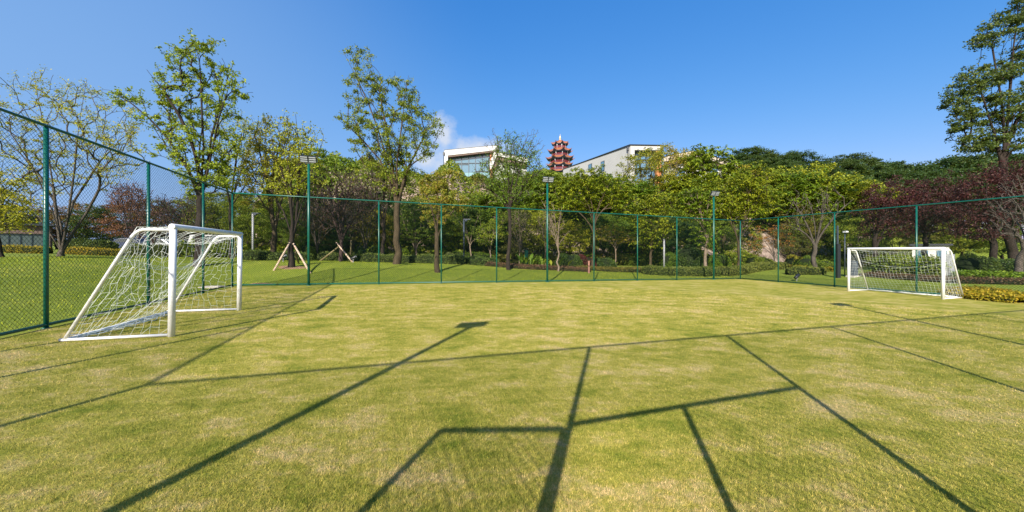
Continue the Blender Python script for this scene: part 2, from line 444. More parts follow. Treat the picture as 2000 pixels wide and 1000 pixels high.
# ------------------------------------------------------------------ fences
FH = 3.9
def fence(name, p, q, posts, label, skip=(), gap=None, thick=.032):
    """posts: distances along p->q. gap: (s0, s1, h) opening below height h."""
    dx, dy = q[0]-p[0], q[1]-p[1]; Ln = math.hypot(dx, dy); ux, uy = dx/Ln, dy/Ln
    e = empty(name, (p[0], p[1], 0), math.atan2(uy, ux)); tag(e, label, 'fence')
    def gz(s): return G(p[0]+ux*s, p[1]+uy*s)
    # top and bottom rails
    ssamp = [0] + [s for s in posts if 0 < s < Ln] + [Ln]
    m = MB(); m.tube([(s, 0, gz(s)+FH) for s in ssamp], .028, 10); m.build('top_rail', M['green_metal'], e, True)
    segs = [(0, Ln)] if not gap else [(0, gap[0]), (gap[1], Ln)]
    for a, b in segs:
        m = MB(); m.tube([(a, 0, gz(a)+.07), (b, 0, gz(b)+.07)], .03, 10); m.build('bottom_rail', M['green_metal'], e, True)
    for s in posts:
        if any(abs(s-k) < .3 for k in skip): continue
        m = MB(); z = gz(s)
        m.tube([(s, 0, z-.3), (s, 0, z+FH-.03)], thick, 12)
        m.tube([(s, 0, z-.02), (s, 0, z+.015)], thick+.03, 12)
        m.build('post', M['green_metal'], e, True)
    if gap:
        m = MB(); m.tube([(gap[0], 0, gz(gap[0])+gap[2]), (gap[3], 0, gz(gap[3])+gap[2])], .03, 10); m.build('lintel', M['green_metal'], e, True)
        m = MB(); m.tube([(gap[1], 0, gz(gap[1])-.2), (gap[1], 0, gz(gap[1])+gap[2])], .03, 10); m.build('post', M['green_metal'], e, True)
    # chain link: two families of diagonal wires, each a real zigzag-free 4-sided strand
    pitch_ = .088; rw = .0028
    vs, fs = [], []
    z0 = gz(0); slope = (gz(Ln)-gz(0))/Ln
    lo, hi = .08, FH-.02
    def add(sa, za, sb, zb, off):
        # clip the gap (opening under lintel)
        if gap:
            g0, g1, gh = gap[:3]
            # sample: drop part of wire lying in opening
            n = 24; prev = None
            for i in range(n+1):
                t = i/n; s_ = sa+(sb-sa)*t; z_ = za+(zb-za)*t
                inside = g0 < s_ < g1 and z_ < gh
                if not inside and prev is None: prev = (s_, z_)
                if (inside or i == n) and prev is not None:
                    e_ = (s_, z_)
                    if i == n or inside: seg(prev, e_, off)
                    prev = None
            return
        seg((sa, za), (sb, zb), off)
    def seg(a, b, off):
        (sa, za), (sb, zb) = a, b
        l = math.hypot(sb-sa, zb-za)
        if l < .01: return
        nxn, nzn = -(zb-za)/l*rw, (sb-sa)/l*rw
        base = len(vs)
        for (s_, z_) in ((sa, za), (sb, zb)):
            zz = z_+z0+slope*s_
            vs.extend([(s_+nxn, off, zz+nzn), (s_, off+rw, zz), (s_-nxn, off, zz-nzn), (s_, off-rw, zz)])
        for k in range(4):
            k2 = (k+1) % 4
            fs.append([base+k, base+k2, base+4+k2, base+4+k])
    Hh = hi-lo
    k = -Hh
    while k < Ln:
        sa, za, sb, zb = k, lo, k+Hh, hi
        if sa < 0: za -= sa; sa = 0
        if sb > Ln: zb -= (sb-Ln); sb = Ln
        if sb > sa: add(sa, za, sb, zb, .03)
        sa, za, sb, zb = k, hi, k+Hh, lo
        if sa < 0: za += sa; sa = 0
        if sb > Ln: zb += (sb-Ln); sb = Ln
        if sb > sa: add(sa, za, sb, zb, .034)
        k += pitch_
    mesh_np('chain_link_mesh', vs, fs, M['mesh_wire'], e)
    return e
def along(p, q, pt):
    dx, dy = q[0]-p[0], q[1]-p[1]; l = math.hypot(dx, dy)
    return ((pt[0]-p[0])*dx+(pt[1]-p[1])*dy)/l
def atline(px, p, q):
    a = (px-1000)/F; dx, dy = q[0]-p[0], q[1]-p[1]
    # p+t*d : x = a*y
    t = (a*p[1]-p[0])/(dx-a*dy)
    return (p[0]+dx*t, p[1]+dy*t)
lenAB = math.dist(A, Bc)
backposts = [0]+[along(A, Bc, atline(px, A, Bc)) for px in (603, 740, 862, 970, 1069, 1160, 1245, 1322, 1394)]+[lenAB]
light_s = [along(A, Bc, atline(px, A, Bc)) for px in (603, 1069, 1394)]
fence('chain_link_fence', A, Bc, backposts, 'green chain link fence across the far long side of the pitch', skip=light_s)
lenL = math.dist(C, A)
lp = [0] + [along(C, A, atline(px, A, C)) for px in (90, 290, 397)]
s90 = lp[1]
lp = [0.0] + [s90-3.1*k for k in (1, 2)] + lp[1:]
fence('chain_link_fence', C, A, lp, 'green chain link fence behind the nearer goal on the left', thick=.036)
lenR = math.dist(Bc, D)
rp = [along(Bc, D, atline(px, Bc, D)) for px in (1520, 1630, 1790)]
s_ = rp[-1]
while s_ + 3 < lenR: s_ += 3.0; rp.append(s_)
fence('chain_link_fence', Bc, D, rp + [lenR], 'green chain link fence behind the farther goal on the right')
# rear fence with the gateway the picture is taken from
lenB = math.dist(C, D)
P1 = along(C, D, (-.47, -.21)); P0 = P1-3.05; P2 = P1+3.08
J = P1+1.32
rpost = [P0, P1, P2]; s_ = P2
while s_+3.1 < lenB: s_ += 3.14; rpost.append(s_)
lightB = [P0, P0+12.2]
lightB[1] = rpost[4]
rf = fence('chain_link_fence', C, D, rpost, 'green chain link fence behind the viewer whose shadow crosses the near turf', skip=lightB, gap=(P1, J, 2.2, P2))
# open gate leaf
g0 = Vector((-.47, -.21)); g1_ = Vector((-1.59, -.245)); gd = (g1_-g0).normalized()
ge = empty('fence_gate', (g0.x, g0.y, G(g0.x, g0.y)), math.atan2(gd.y, gd.x)); tag(ge, 'green mesh gate leaf standing open whose shadow lies on the near turf', 'gate')
m = MB()
gl = 1.13
m.tube([(.05, .06, .08), (.05, .06, 2.17)], .026, 8); m.tube([(gl, .06, .08), (gl, .06, 2.17)], .03, 8)
m.tube([(.05, .06, 2.17), (gl, .06, 2.17)], .03, 8); m.tube([(.05, .06, .1), (gl, .06, .1)], .026, 8)
m.build('gate_frame', M['green_metal'], ge, True)
vs = MB(); k = -2.1
while k < gl:
    for sgn in (1, -1):
        sa, sb = max(k, .05), min(k+2.08, gl)
        if sb > sa:
            za, zb = .1+(sa-k), .1+(sb-k)
            if sgn < 0: za, zb = 2.28-za, 2.28-zb
            vs.tube([(sa, .06+.003*sgn, za), (sb, .06+.003*sgn, zb)], .0026, 4, False)
    k += .078
vs.build('gate_mesh', M['mesh_wire'], ge)

# ------------------------------------------------------------------ floodlights
def floodlight(pt, label, rz, toward=1):
    x, y = pt; z = G(x, y)
    e = empty('floodlight', (x, y, z), rz); tag(e, label, 'floodlight', 'floodlights standing along the fence')
    m = MB(); m.tube([(0,0,-.3), (0,0,5.45)], .052, 14); m.tube([(0,0,-.01), (0,0,.03)], .11, 14); m.build('pole', M['green_metal'], e, True)
    m = MB(); m.box((0, -.05, 5.43), (.5, .05, .05)); m.box((0, 0, 5.40), (.1, .1, .1)); m.build('crossarm', M['black'], e)
    for sx in (-1, 1):
        R = Matrix.Rotation(math.radians(28), 3, 'X')
        c = Vector((sx*.165, -.10, 5.55))
        m = MB(); m.box(c, (.305, .07, .30), R)
        for k in range(5): m.box(c+R@Vector((-.12+.06*k, .055, 0)), (.012, .05, .26), R)
        h = m.build('lamp_head', M['black'], e, bevel=.006)
        m = MB()
        for k in range(3):
            m.box(c+R@Vector((0, -.038, -.09+.09*k)), (.27, .012, .05), R)
        m.build('lens', M['lamp_face'], h, bevel=.004)
    return e
ang = math.atan2(.315, .949)
for s, lab in zip(light_s, ('green pole with twin floodlight panels nearest the two propped trees', 'green pole with twin floodlight panels in the middle of the far fence', 'green pole with twin floodlight panels nearest the far right corner of the pitch')):
    floodlight((A[0]+(Bc[0]-A[0])*s/lenAB, A[1]+(Bc[1]-A[1])*s/lenAB), lab, ang)
for s, lab in zip(lightB, ('green floodlight pole behind the viewer casting the left pole shadow', 'green floodlight pole behind the viewer casting the right pole shadow')):
    floodlight((C[0]+(D[0]-C[0])*s/lenB, C[1]+(D[1]-C[1])*s/lenB), lab, ang+math.pi)

# ------------------------------------------------------------------ goals
def bez(p0, p1, p2, n=6):
    return [((1-t)**2*p0[0]+2*t*(1-t)*p1[0]+t*t*p2[0], (1-t)**2*p0[1]+2*t*(1-t)*p1[1]+t*t*p2[1], (1-t)**2*p0[2]+2*t*(1-t)*p1[2]+t*t*p2[2]) for t in np.linspace(0, 1, n)]
def net_field(seed, amp):
    r0 = np.random.default_rng(seed); K = r0.normal(size=(10, 3))*np.array([2.6]*3); ph = r0.uniform(0, 6.28, (10, 3)); am = r0.normal(size=(10, 3))*amp/2.2
    K2 = r0.normal(size=(10, 3))*11; ph2 = r0.uniform(0, 6.28, (10, 3)); am2 = r0.normal(size=(10, 3))*amp*.11
    def f(p):
        s = sum(am[i]*np.sin(K[i]@p+ph[i]) for i in range(10))*.6 + sum(am2[i]*np.sin(K2[i]@p+ph2[i]) for i in range(10))
        return s
    return f
def goal(pn, pf, back, label, seed, messy):
    """pn, pf: ground points of the two front posts, back: +1/-1 side of the cage"""
    mid = ((pn[0]+pf[0])/2, (pn[1]+pf[1])/2)
    rz = math.atan2(pf[1]-pn[1], pf[0]-pn[0])
    e = empty('football_goal', (mid[0], mid[1], G(*mid)+.006), rz); tag(e, label, 'goal')
    W = math.dist(pn, pf)/2; H = 1.95; dt = .5; db = 1.42; b = back
    e.rotation_euler = (0, 0, rz)
    # ground slope compensation (the pitch falls to the right)
    e.rotation_euler.x = .0141*(-1 if True else 1)*(-1)*(1 if math.cos(rz-math.atan2(.949,-.315)) > 0 else -1)
    for sx in (-1, 1):
        m = MB(); m.tube([(sx*W, 0, -.03), (sx*W, 0, H-.03)], .052, 16); m.build('post', M['white_metal'], e, True)
        m = MB()
        pts = [(sx*W, b*.04, H-.06)] + [(sx*W, b*(dt-.16), H-.06)] + bez((sx*W, b*(dt-.12), H-.06), (sx*W, b*dt, H-.06), (sx*W, b*(dt+.08), H-.2))[1:] + [(sx*W, b*db, .03)]
        m.tube(pts, .026, 10); m.build('side_frame', M['white_metal'], e, True)
        m = MB(); m.tube([(sx*W, b*.05, .03), (sx*W, b*(db+.06), .03)], .026, 10); m.build('base_bar', M['white_metal'], e, True)
    m = MB(); m.tube([(-W-.055, 0, H), (-W-.04, 0, H), (W+.04, 0, H), (W+.055, 0, H)], [.042, .054, .054, .042], 18); m.build('crossbar', M['white_metal'], e, True)
    m = MB(); m.tube([(-W, b*db, .03), (W, b*db, .03)], .026, 10); m.build('base_bar', M['white_metal'], e, True)
    # net
    f = net_field(seed, .11 if messy else .035)
    nm = MB(); cr = .0019 if messy else .0019
    cell = .12
    def sheet(fn, nu, nv, pin=lambda u, v: 1.0, diag=False):
        P = {}
        for i in range(nu+1):
            for j in range(nv+1):
                u, v = i/nu, j/nv
                p = np.array(fn(u, v)); k = pin(u, v)
                P[i, j] = p + f(p)*k
        for i in range(nu+1):
            for j in range(nv+1):
                if messy:
                    # knots alternate, so that the cords run in a loose hexagonal pattern
                    if i < nu and (i+j) % 2 == 0: nm.tube([P[i, j], P[i+1, j]], cr, 3, False)
                    if j < nv: nm.tube([P[i, j], P[i, j+1]], cr, 3, False)
                    if i < nu and j < nv and (i+j) % 2 == 1 and rng.random() < .12: nm.tube([P[i, j], P[i+1, j+1]], cr, 3, False)
                else:
                    if i < nu: nm.tube([P[i, j], P[i+1, j]], cr, 3, False)
                    if j < nv: nm.tube([P[i, j], P[i, j+1]], cr, 3, False)
    def edge(u, v): return 4*min(u, 1-u, .25)*min(1, 4*min(v, 1-v, .25)) + .06
    def backfn(u, v):   # u across, v top -> bottom
        s = math.sin(math.pi*u)*math.sin(math.pi*v)
        return (-W+2*W*u, b*(dt+(db-dt)*v) - b*(.28 if messy else .16)*s, (H-.07)*(1-v)+.04-(.18 if messy else .10)*math.sin(math.pi*u)*(1-v)**.5)
    sheet(backfn, int(2*W/cell), int(2.1/cell), edge)
    def topfn(u, v):
        return (-W+2*W*u, b*dt*v, H-.03-(.24 if messy else .16)*math.sin(math.pi*u)**.8*v)
    sheet(topfn, int(2*W/cell), 4, edge)
    for sx in (-1, 1):
        def sidefn(u, v):  # v top->bottom, u front->back
            d_ = dt+(db-dt)*v
            sag = .06*math.sin(math.pi*u)*math.sin(math.pi*v)
            return (sx*(W-sag), b*(.04+(d_-.04)*u), (H-.07)*(1-v)+.03)
        sheet(sidefn, 10, int(2.0/cell), edge)
    # slack net gathered along the ground bar
    for q in range(7 if messy else 3):
        pts = []; o1, o2 = rng.uniform(-.06, .06), rng.uniform(.0, .09)
        for t in np.linspace(0, 1, 34):
            pts.append((-W+2*W*t, b*(db-.04+o1*.6+.03*math.sin(t*23+q*2)-(.22 if messy else .05)*math.sin(math.pi*t)), .03+o2*.6+.02*math.sin(t*31+q)))
        nm.tube(pts, .006 if messy else .004, 4, False)
    for q in range(3 if messy else 1):
        pts = [(-W+2*W*t, b*(dt+.28+.02*q-.18*math.sin(math.pi*t)), 1.42-.26*math.sin(math.pi*t)-.03*q) for t in np.linspace(0, 1, 22)]
        nm.tube(pts, .004, 4, False)
    nm.build('net', M['net'], e)
    return e
nL = (-6.05, 6.43); fL = (nL[0]-.315*3.0, nL[1]+.949*3.0)
goal(nL, fL, 1, 'white goal near the left fence with a loose tangled net', 3, True)
nR = (16.5, 13.86); fR = (nR[0]-.315*3.0-.02, nR[1]+.949*3.0)
goal(fR, nR, 1, 'white goal near the right fence with a tidy square net', 5, False)

# ------------------------------------------------------------------ vegetation generator
def ball(n, rl):
    p = rl.normal(size=(n, 3)); p /= np.linalg.norm(p, axis=1)[:, None]
    return p*(rl.random(n)**.5)[:, None]*1.5+rl.normal(size=(n, 3))*.38
def leaf_quads(centers, size, rngl, up=.3, aspect=.55):
    n = len(centers)
    a = rngl.normal(size=(n, 3)); a /= np.linalg.norm(a, axis=1)[:, None]
    b = rngl.normal(size=(n, 3)); b[:, 2] += up*2
    nrm = b/np.linalg.norm(b, axis=1)[:, None]
    u = np.cross(nrm, a); u /= (np.linalg.norm(u, axis=1)[:, None]+1e-9)
    v = np.cross(nrm, u)
    s = (size*rngl.uniform(.6, 1.35, n))[:, None]
    P = np.stack([centers-u*s, centers-v*s*aspect+nrm*s*.15, centers+u*s, centers+v*s*aspect+nrm*s*.15], 1)
    return P.reshape(-1, 3)
def frond_quads(centers, length, rngl, width=.16, droop=.5):
    n = len(centers)
    th = rngl.uniform(0, 2*math.pi, n)
    up = rngl.uniform(-.1, .55, n)
    d = np.stack([np.cos(th), np.sin(th), up], -1); d /= np.linalg.norm(d, axis=1)[:, None]
    s = np.stack([-np.sin(th), np.cos(th), rngl.uniform(-.35, .35, n)], -1)
    ln = (length*rngl.uniform(.6, 1.3, n))[:, None]
    mid = centers+d*ln*.5
    tip = centers+d*ln - np.array([0, 0, 1])*ln*droop
    w = ln*width
    P = np.stack([centers, mid-s*w, tip, mid+s*w], 1)
    return P.reshape(-1, 3)
def skeleton(base, trunk_pts, centers, rngl, alpha=.45, twig_r=.006, trunk_r=.2, updir=.35, wob=.08, expo=2.3, nmain=7):
    NP = [np.array(p, dtype=float) for p in trunk_pts]; par = [-1]+list(range(len(NP)-1))
    fork = len(NP)-1; nt0 = len(NP)
    arr = np.zeros((nt0+len(centers)*7+4, 3)); pl = np.zeros(len(arr)); dr = np.zeros((len(arr), 3)); cnt = nt0
    arr[:cnt] = NP; dr[:cnt] = (0, 0, 1)
    for i in range(1, cnt):
        d = NP[i]-NP[i-1]; dr[i] = d/np.linalg.norm(d)
    pl[:cnt] = 0
    # main limbs: far targets spread round the crown, joined straight to the upper trunk
    f0 = NP[fork]; dist0 = np.linalg.norm(centers-f0, axis=1)
    up = (centers[:, 2]-f0[2])/(dist0+1e-6)
    cand = [i for i in range(len(centers)) if up[i] > .25] or list(range(len(centers)))
    main = [max(cand, key=lambda i: dist0[i]*(.4+up[i]))]
    while len(main) < min(nmain, len(cand)):
        main.append(max(cand, key=lambda i: min(np.linalg.norm(centers[i]-centers[k]) for k in main)*(.3+.25*up[i])+.25*dist0[i] if i not in main else -1))
    rest = [i for i in np.argsort(dist0) if i not in main]
    tips = []
    for num, ci in enumerate(list(main)+rest):
        c = centers[ci]
        if num < len(main):
            lo = max(1, nt0-3); k = int(rngl.integers(lo, nt0)) if c[2]-f0[2] < dist0[ci]*.75 else fork
            if c[2] < arr[k][2]: k = lo
        else:
            idx = np.arange(max(0, fork-1), cnt)
            dv = c-arr[idx]; dist = np.linalg.norm(dv, axis=1)+1e-6
            pen = np.where(dv[:, 2] < .3*dist, 1.4*(.3*dist-dv[:, 2]), 0)
            cosa = (dv*dr[idx]).sum(1)/dist
            cost = dist*(1+.9*(1-cosa))+alpha*pl[idx]*.5+pen
            k = idx[np.argmin(cost)]
        p0 = arr[k].copy(); L_ = np.linalg.norm(c-p0); prev = k
        ns = 2 if L_ < .4 else (3 if L_ < 1.0 else (4 if L_ < 2 else 6))
        d0 = dr[k]*.55+np.array([0, 0, .35])+ (c-p0)/max(L_, 1e-6)*.5; d0 /= np.linalg.norm(d0)
        ctl = p0+d0*L_*.5+rngl.normal(size=3)*wob*L_*.55
        for j in range(1, ns+1):
            t = j/ns
            p = (1-t)**2*p0+2*t*(1-t)*ctl+t*t*c
            if j < ns: p = p+rngl.normal(size=3)*wob*.22*L_/ns
            arr[cnt] = p; pl[cnt] = pl[prev]+np.linalg.norm(p-arr[prev])
            d = p-arr[prev]; dr[cnt] = d/(np.linalg.norm(d)+1e-9); par.append(prev); prev = cnt; cnt += 1
        tips.append(prev)
    arr = arr[:cnt]
    acc = np.zeros(cnt); kids = np.zeros(cnt, int)
    for i in range(1, cnt): kids[par[i]] += 1
    for i in range(cnt-1, 0, -1):
        if kids[i] == 0: acc[i] = twig_r**expo
        acc[par[i]] += acc[i]
    acc = np.maximum(acc, twig_r**expo)
    rad = acc**(1/expo); rf = rad[1:fork+1].max()
    g = math.log(trunk_r*.95/twig_r)/max(math.log(rf/twig_r), .1)
    g = min(g, 2.2); rad = np.minimum(twig_r*(rad/twig_r)**g, trunk_r*.92)
    for i in range(fork+1): rad[i] = max(rad[i] if i == fork else 0, trunk_r*(1.0+.25*(1-i/max(fork, 1))**2))
    rad[0] *= 1.2
    return arr, par, rad, tips
def limbs_mesh(name, arr, par, rad, mat, parent, sides=6):
    idx = np.arange(1, len(arr)); pi_ = np.array(par[1:])
    a = arr[pi_]; b = arr[idx]
    ra = np.minimum(rad[pi_], rad[idx]*1.5+.002); rb = rad[idx]
    # trunk segments keep their own radii
    d = b-a; l = np.linalg.norm(d, axis=1)[:, None]+1e-9; d = d/l
    b2 = b+d*(rb[:, None]*.35)
    h = np.tile(np.array([0.0, 0, 1]), (len(d), 1)); h[np.abs(d[:, 2]) > .9] = (1, 0, 0)
    e1 = np.cross(d, h); e1 /= np.linalg.norm(e1, axis=1)[:, None]; e2 = np.cross(d, e1)
    t = np.arange(sides)*2*math.pi/sides
    ringa = a[:, None]+(e1[:, None]*np.cos(t)[None, :, None]+e2[:, None]*np.sin(t)[None, :, None])*ra[:, None, None]
    ringb = b2[:, None]+(e1[:, None]*np.cos(t)[None, :, None]+e2[:, None]*np.sin(t)[None, :, None])*rb[:, None, None]
    V = np.concatenate([ringa, ringb], 1).reshape(-1, 3)
    n = len(d); base = (np.arange(n)*2*sides)[:, None, None]
    k = np.arange(sides); k2 = (k+1) % sides
    q = np.stack([k, k2, sides+k2, sides+k], -1)[None]
    Fq = (base+q).reshape(-1, 4)
    return mesh_np(name, V, Fq, mat, parent, smooth=True)

def tree(name, label, pos, env, fork, r, K, leaf, bark='brown', n_leaf=45, size=.055, cr=.35, kind='broad', alpha=.45,
         group=None, seed=0, flat=.6, twigs=0, depthk=.85, wob=.08, cat='tree', base_px=None, leafy=1.0, tw=.006, lean=0):
    """env: ellipses in photo pixels (cx, cy, rx, ry) at the tree's own depth; fork: (px, py) of the first fork."""
    x, y = pos; z = G(x, y); rl = np.random.default_rng(seed*13+K)
    e = empty(name, (x, y, z)); tag(e, label, cat, group)
    mpp = y/F
    def loc(px, py): return ((px-1000)*mpp-x, CZ+(HY-py)*mpp-z)
    fx, fz = loc(*fork)
    fz = max(fz, .25)
    areas = np.array([ex[2]*ex[3] for ex in env], float); areas /= areas.sum()
    cs = []
    for ex, a in zip(env, areas):
        cx, cz = loc(ex[0], ex[1]); rx, rz_ = ex[2]*mpp, ex[3]*mpp
        ry = max(.35, (rx+rz_)/2*depthk); cy = rl.uniform(-.35, .35)*ry if len(env) > 2 else 0
        n = max(2, int(round(K*a))); got = []
        while len(got) < n:
            best, bd = None, -1
            for _ in range(5):
                p = rl.normal(size=3); p *= rl.uniform(.1, 1)**.4/np.linalg.norm(p)
                q = np.array([cx+p[0]*rx, cy+p[1]*ry, cz+p[2]*rz_])
                dm = min([np.linalg.norm(q-g) for g in got], default=9)
                if dm > bd: best, bd = q, dm
            got.append(best)
        cs += got
    cs = np.array(cs); cs[:, 2] = np.maximum(cs[:, 2], .25)
    nt_ = 5; r *= .8
    tp = [(0, 0, -.15)]
    for i in range(1, nt_+1):
        t = i/nt_
        tp.append((fx*t+rl.normal()*.02*fz*(t < 1), rl.normal()*.02*fz, fz*t))
    allc = cs
    if twigs:
        ex = np.repeat(cs, twigs, 0)
        d = rl.normal(size=ex.shape); d[:, 2] = np.abs(d[:, 2])*.9+.4; d /= np.linalg.norm(d, axis=1)[:, None]
        ex2 = ex+d*cr*rl.uniform(.8, 2.0, len(ex))[:, None]; allc = np.concatenate([cs, ex2])
    arr, par, rad, tips = skeleton(None, tp, allc, rl, alpha, tw, r, wob=wob)
    limbs_mesh('trunk', arr, par, rad, B[bark], e)
    if leaf and leafy > 0:
        keep = cs[rl.random(len(cs)) < leafy]
        if kind == 'frond':
            sub = np.repeat(keep, 5, 0)+rl.normal(size=(len(keep)*5, 3))*np.array([cr, cr, cr*flat])
            C_ = np.repeat(sub, max(1, n_leaf//5), 0)
            P = frond_quads(C_+rl.normal(size=C_.shape)*.03, size, rl)
        else:
            C_ = np.repeat(keep, n_leaf, 0)
            sc = rl.uniform(.6, 1.3, len(keep)).repeat(n_leaf)[:, None]
            off = ball(len(C_), rl)*np.array([cr, cr, cr*flat])*.62*sc
            C_ = C_+off
            if twigs and n_leaf > 20:
                tc_ = ex2[rl.random(len(ex2)) < .65]; C2 = np.repeat(tc_, max(3, n_leaf//5), 0)
                C_ = np.concatenate([C_, C2+rl.normal(size=C2.shape)*cr*.26])
            P = leaf_quads(C_, size, rl)
        mesh_np('crown', P, np.arange(len(P)).reshape(-1, 4), L[leaf], e)
    return e

# --- individual trees standing on the lawn -------------------------------------------------
tree('spreading_tree', 'wide low branching tree with thin yellow green leaves left of the near goal', atZ(118, 20), [(60,230,75,65),(170,230,75,70),(235,285,55,55),(50,320,55,60),(140,320,90,60),(90,180,50,30)],
     (120, 497), .17, 160, 'lime', 'grey', 62, .044, .36, alpha=.15, seed=1, flat=.35, twigs=3, wob=.13, tw=.0085)
tree('tall_tree', 'tallest sunlit yellow green tree on the left rising above the near goal', atZ(388, 19), [(345,190,50,65),(375,120,45,45),(445,185,35,50),(400,285,60,50),(255,195,30,16),(285,235,30,14),(325,290,25,35),(400,88,18,18),(390,350,45,40),(430,340,30,30)],
     (392, 392), .23, 175, 'lime', 'dark', 72, .064, .30, alpha=.32, seed=2, flat=.55, twigs=2, tw=.009)
tree('slender_tree', 'slender sparse tree standing just behind the far left fence corner', atZ(452, 25), [(450,290,40,55),(485,270,35,40),(455,345,40,35)],
     (452, 405), .13, 70, 'lime', 'dark', 45, .06, .34, alpha=.4, seed=3, twigs=2, tw=.01)
tree('yellowing_tree', 'yellowing tree with a low forked trunk left of the propped tree', atW(534, 9.5), [(525,265,45,45),(500,320,40,45),(545,330,40,40),(510,380,35,35)],
     (534, 455), .20, 95, 'yellow', 'brown', 70, .064, .36, alpha=.35, seed=4, twigs=2, tw=.01)
tree('propped_tree', 'dark trunked tree held up by three pale timber props', atW(569, 5.0), [(560,285,40,50),(590,330,40,45),(555,350,45,40),(600,290,25,35)],
     (569, 470), .17, 80, 'lime', 'dark', 40, .058, .34, alpha=.32, seed=5, twigs=3, tw=.008)
tree('leafy_tree', 'leafy green tree with two flat crown tiers behind the first floodlight', atW(655, 17), [(620,315,35,28),(670,325,30,16),(600,360,30,30),(640,350,30,15)],
     (648, 400), .16, 80, 'frond', 'dark', 70, .10, .55, seed=6, flat=.35, tw=.012)
tree('bare_tree', 'nearly leafless purplish brown tree held by slanting props', atW(666, 9), [(665,400,55,60),(640,370,40,40),(700,390,40,50)],
     (667, 475), .15, 120, 'olive', 'purple', 6, .04, .4, alpha=.12, seed=7, twigs=4, tw=.011)
tree('big_green_tree', 'tallest green tree on the lawn directly left of the glass fronted building', atW(774, 6.8), [(705,165,35,45),(702,108,25,14),(760,185,50,50),(800,215,30,35),(800,280,55,50),(735,275,55,60),(845,245,25,25),(690,235,30,30),(770,340,60,40)],
     (775, 405), .24, 200, 'green', 'brown', 90, .060, .33, alpha=.3, seed=8, flat=.6, twigs=2, tw=.009)
tree('thin_forked_tree', 'thin dark forked tree standing immediately left of the tallest green tree', atW(747, 9.5), [(735,350,45,40),(760,300,40,40),(710,380,35,40)],
     (750, 455), .15, 80, 'olive', 'dark', 16, .05, .34, alpha=.3, seed=9, twigs=3, tw=.01)
tree('pollarded_tree', 'bushy yellow green tree on a thick straight reddish trunk', atW(855, 3.8), [(855,385,36,28),(872,350,24,20),(838,360,18,18),(888,395,28,22),(850,425,26,16)],
     (853, 455), .16, 70, 'gold', 'brown', 130, .052, .27, alpha=.5, seed=10, flat=.8, tw=.01)
tree('sparse_topped_tree', 'tree with bare upright top twigs in front of the brick columned wing', atW(993, 5.2), [(1000,305,45,35),(960,345,35,35),(1035,330,30,35),(1000,370,45,30)],
     (995, 415), .15, 110, 'green', 'dark', 46, .052, .33, alpha=.3, seed=11, twigs=4, tw=.009)
tree('bare_crest_tree', 'leafless thin tree rising behind the glass fronted building corner', atW(985, 22), [(960,290,20,35),(1040,290,25,35),(1000,300,30,30)],
     (1000, 350), .12, 60, None, 'grey', 0, .05, .4, alpha=.15, seed=12, twigs=4, tw=.012)
tree('pale_young_tree', 'small nearly bare tree with pinkish pale bark right of the middle floodlight', atW(1090, 5.2), [(1083,435,20,30),(1070,415,12,20),(1095,455,14,15)],
     (1090, 487), .07, 60, 'olive', 'pale', 8, .035, .2, alpha=.3, seed=13, twigs=2, tw=.008)
tree('feathery_tree', 'feathery green tree with a slanting double trunk behind the brown bollard', atW(1158, 8.5), [(1125,375,50,30),(1185,365,50,32),(1150,345,45,20),(1215,395,30,25),(1100,400,30,22)],
     (1160, 440), .15, 120, 'frond', 'brown', 60, .30, .42, kind='frond', alpha=.3, seed=14, flat=.4, tw=.012)
tree('feathery_tree', 'bright feathery tree drooping low left of the grey lamp post', atW(1271, 9), [(1270,440,38,25),(1285,400,40,25),(1255,415,30,20),(1265,470,25,14)],
     (1271, 488), .13, 90, 'frond', 'brown', 60, .30, .36, kind='frond', alpha=.4, seed=15, flat=.5, tw=.012)
tree('feathery_tree', 'feathery tree on a straight pale trunk directly left of the third floodlight', atW(1378, 5.8), [(1370,400,35,30),(1385,445,25,18),(1350,385,25,20),(1372,470,16,10)],
     (1377, 455), .14, 80, 'frond', 'pale', 50, .28, .32, kind='frond', alpha=.4, seed=16, flat=.5, tw=.012)
tree('feathery_tree', 'broad feathery tree with a wide fork beside the far right fence corner', atW(1443, 5), [(1455,370,55,28),(1430,405,45,22),(1480,345,35,22),(1490,395,25,22)],
     (1443, 480), .15, 120, 'frond', 'brown', 60, .30, .38, kind='frond', alpha=.2, seed=17, flat=.45, tw=.012)
tree('forked_tree', 'y shaped almost bare tree with grey bark beyond the right fence', atZ(1590, 25.5), [(1560,410,20,35),(1590,400,30,35),(1625,400,18,40),(1545,440,15,20)],
     (1592, 482), .17, 60, 'frond', 'grey', 8, .22, .3, kind='frond', alpha=.1, seed=18, twigs=2, tw=.012)
tree('orange_tree', 'small tree with orange autumn leaves in front of the pink rock', atW(1512, 10), [(1495,455,32,16),(1530,470,28,16),(1480,475,20,14),(1520,445,20,10)],
     (1512, 505), .08, 70, 'orange', 'grey', 40, .045, .26, alpha=.3, seed=19, flat=.5, tw=.009)
tree('olive_tree', 'small multi stemmed olive tree right of the orange leaved one', atW(1548, 9), [(1550,450,30,20),(1565,480,28,18),(1540,480,20,15)],
     (1548, 510), .08, 60, 'olive', 'dark', 40, .05, .3, alpha=.2, seed=20, tw=.009)
tree('umbrella_tree', 'small umbrella shaped tree with golden leaves on a slope between floodlights', atW(1203, 12), [(1203,462,42,14),(1190,450,30,10),(1225,470,25,10)],
     (1202, 490), .07, 80, 'yellow', 'pale', 40, .05, .28, alpha=.35, seed=21, flat=.4, tw=.009)
tree('young_tree', 'thin young tree with pale trunk beside the dark lamp post', atW(920, 12), [(920,440,30,30),(900,420,25,22),(935,455,20,18)],
     (918, 480), .07, 60, 'green', 'pale', 50, .05, .3, seed=22, tw=.009)
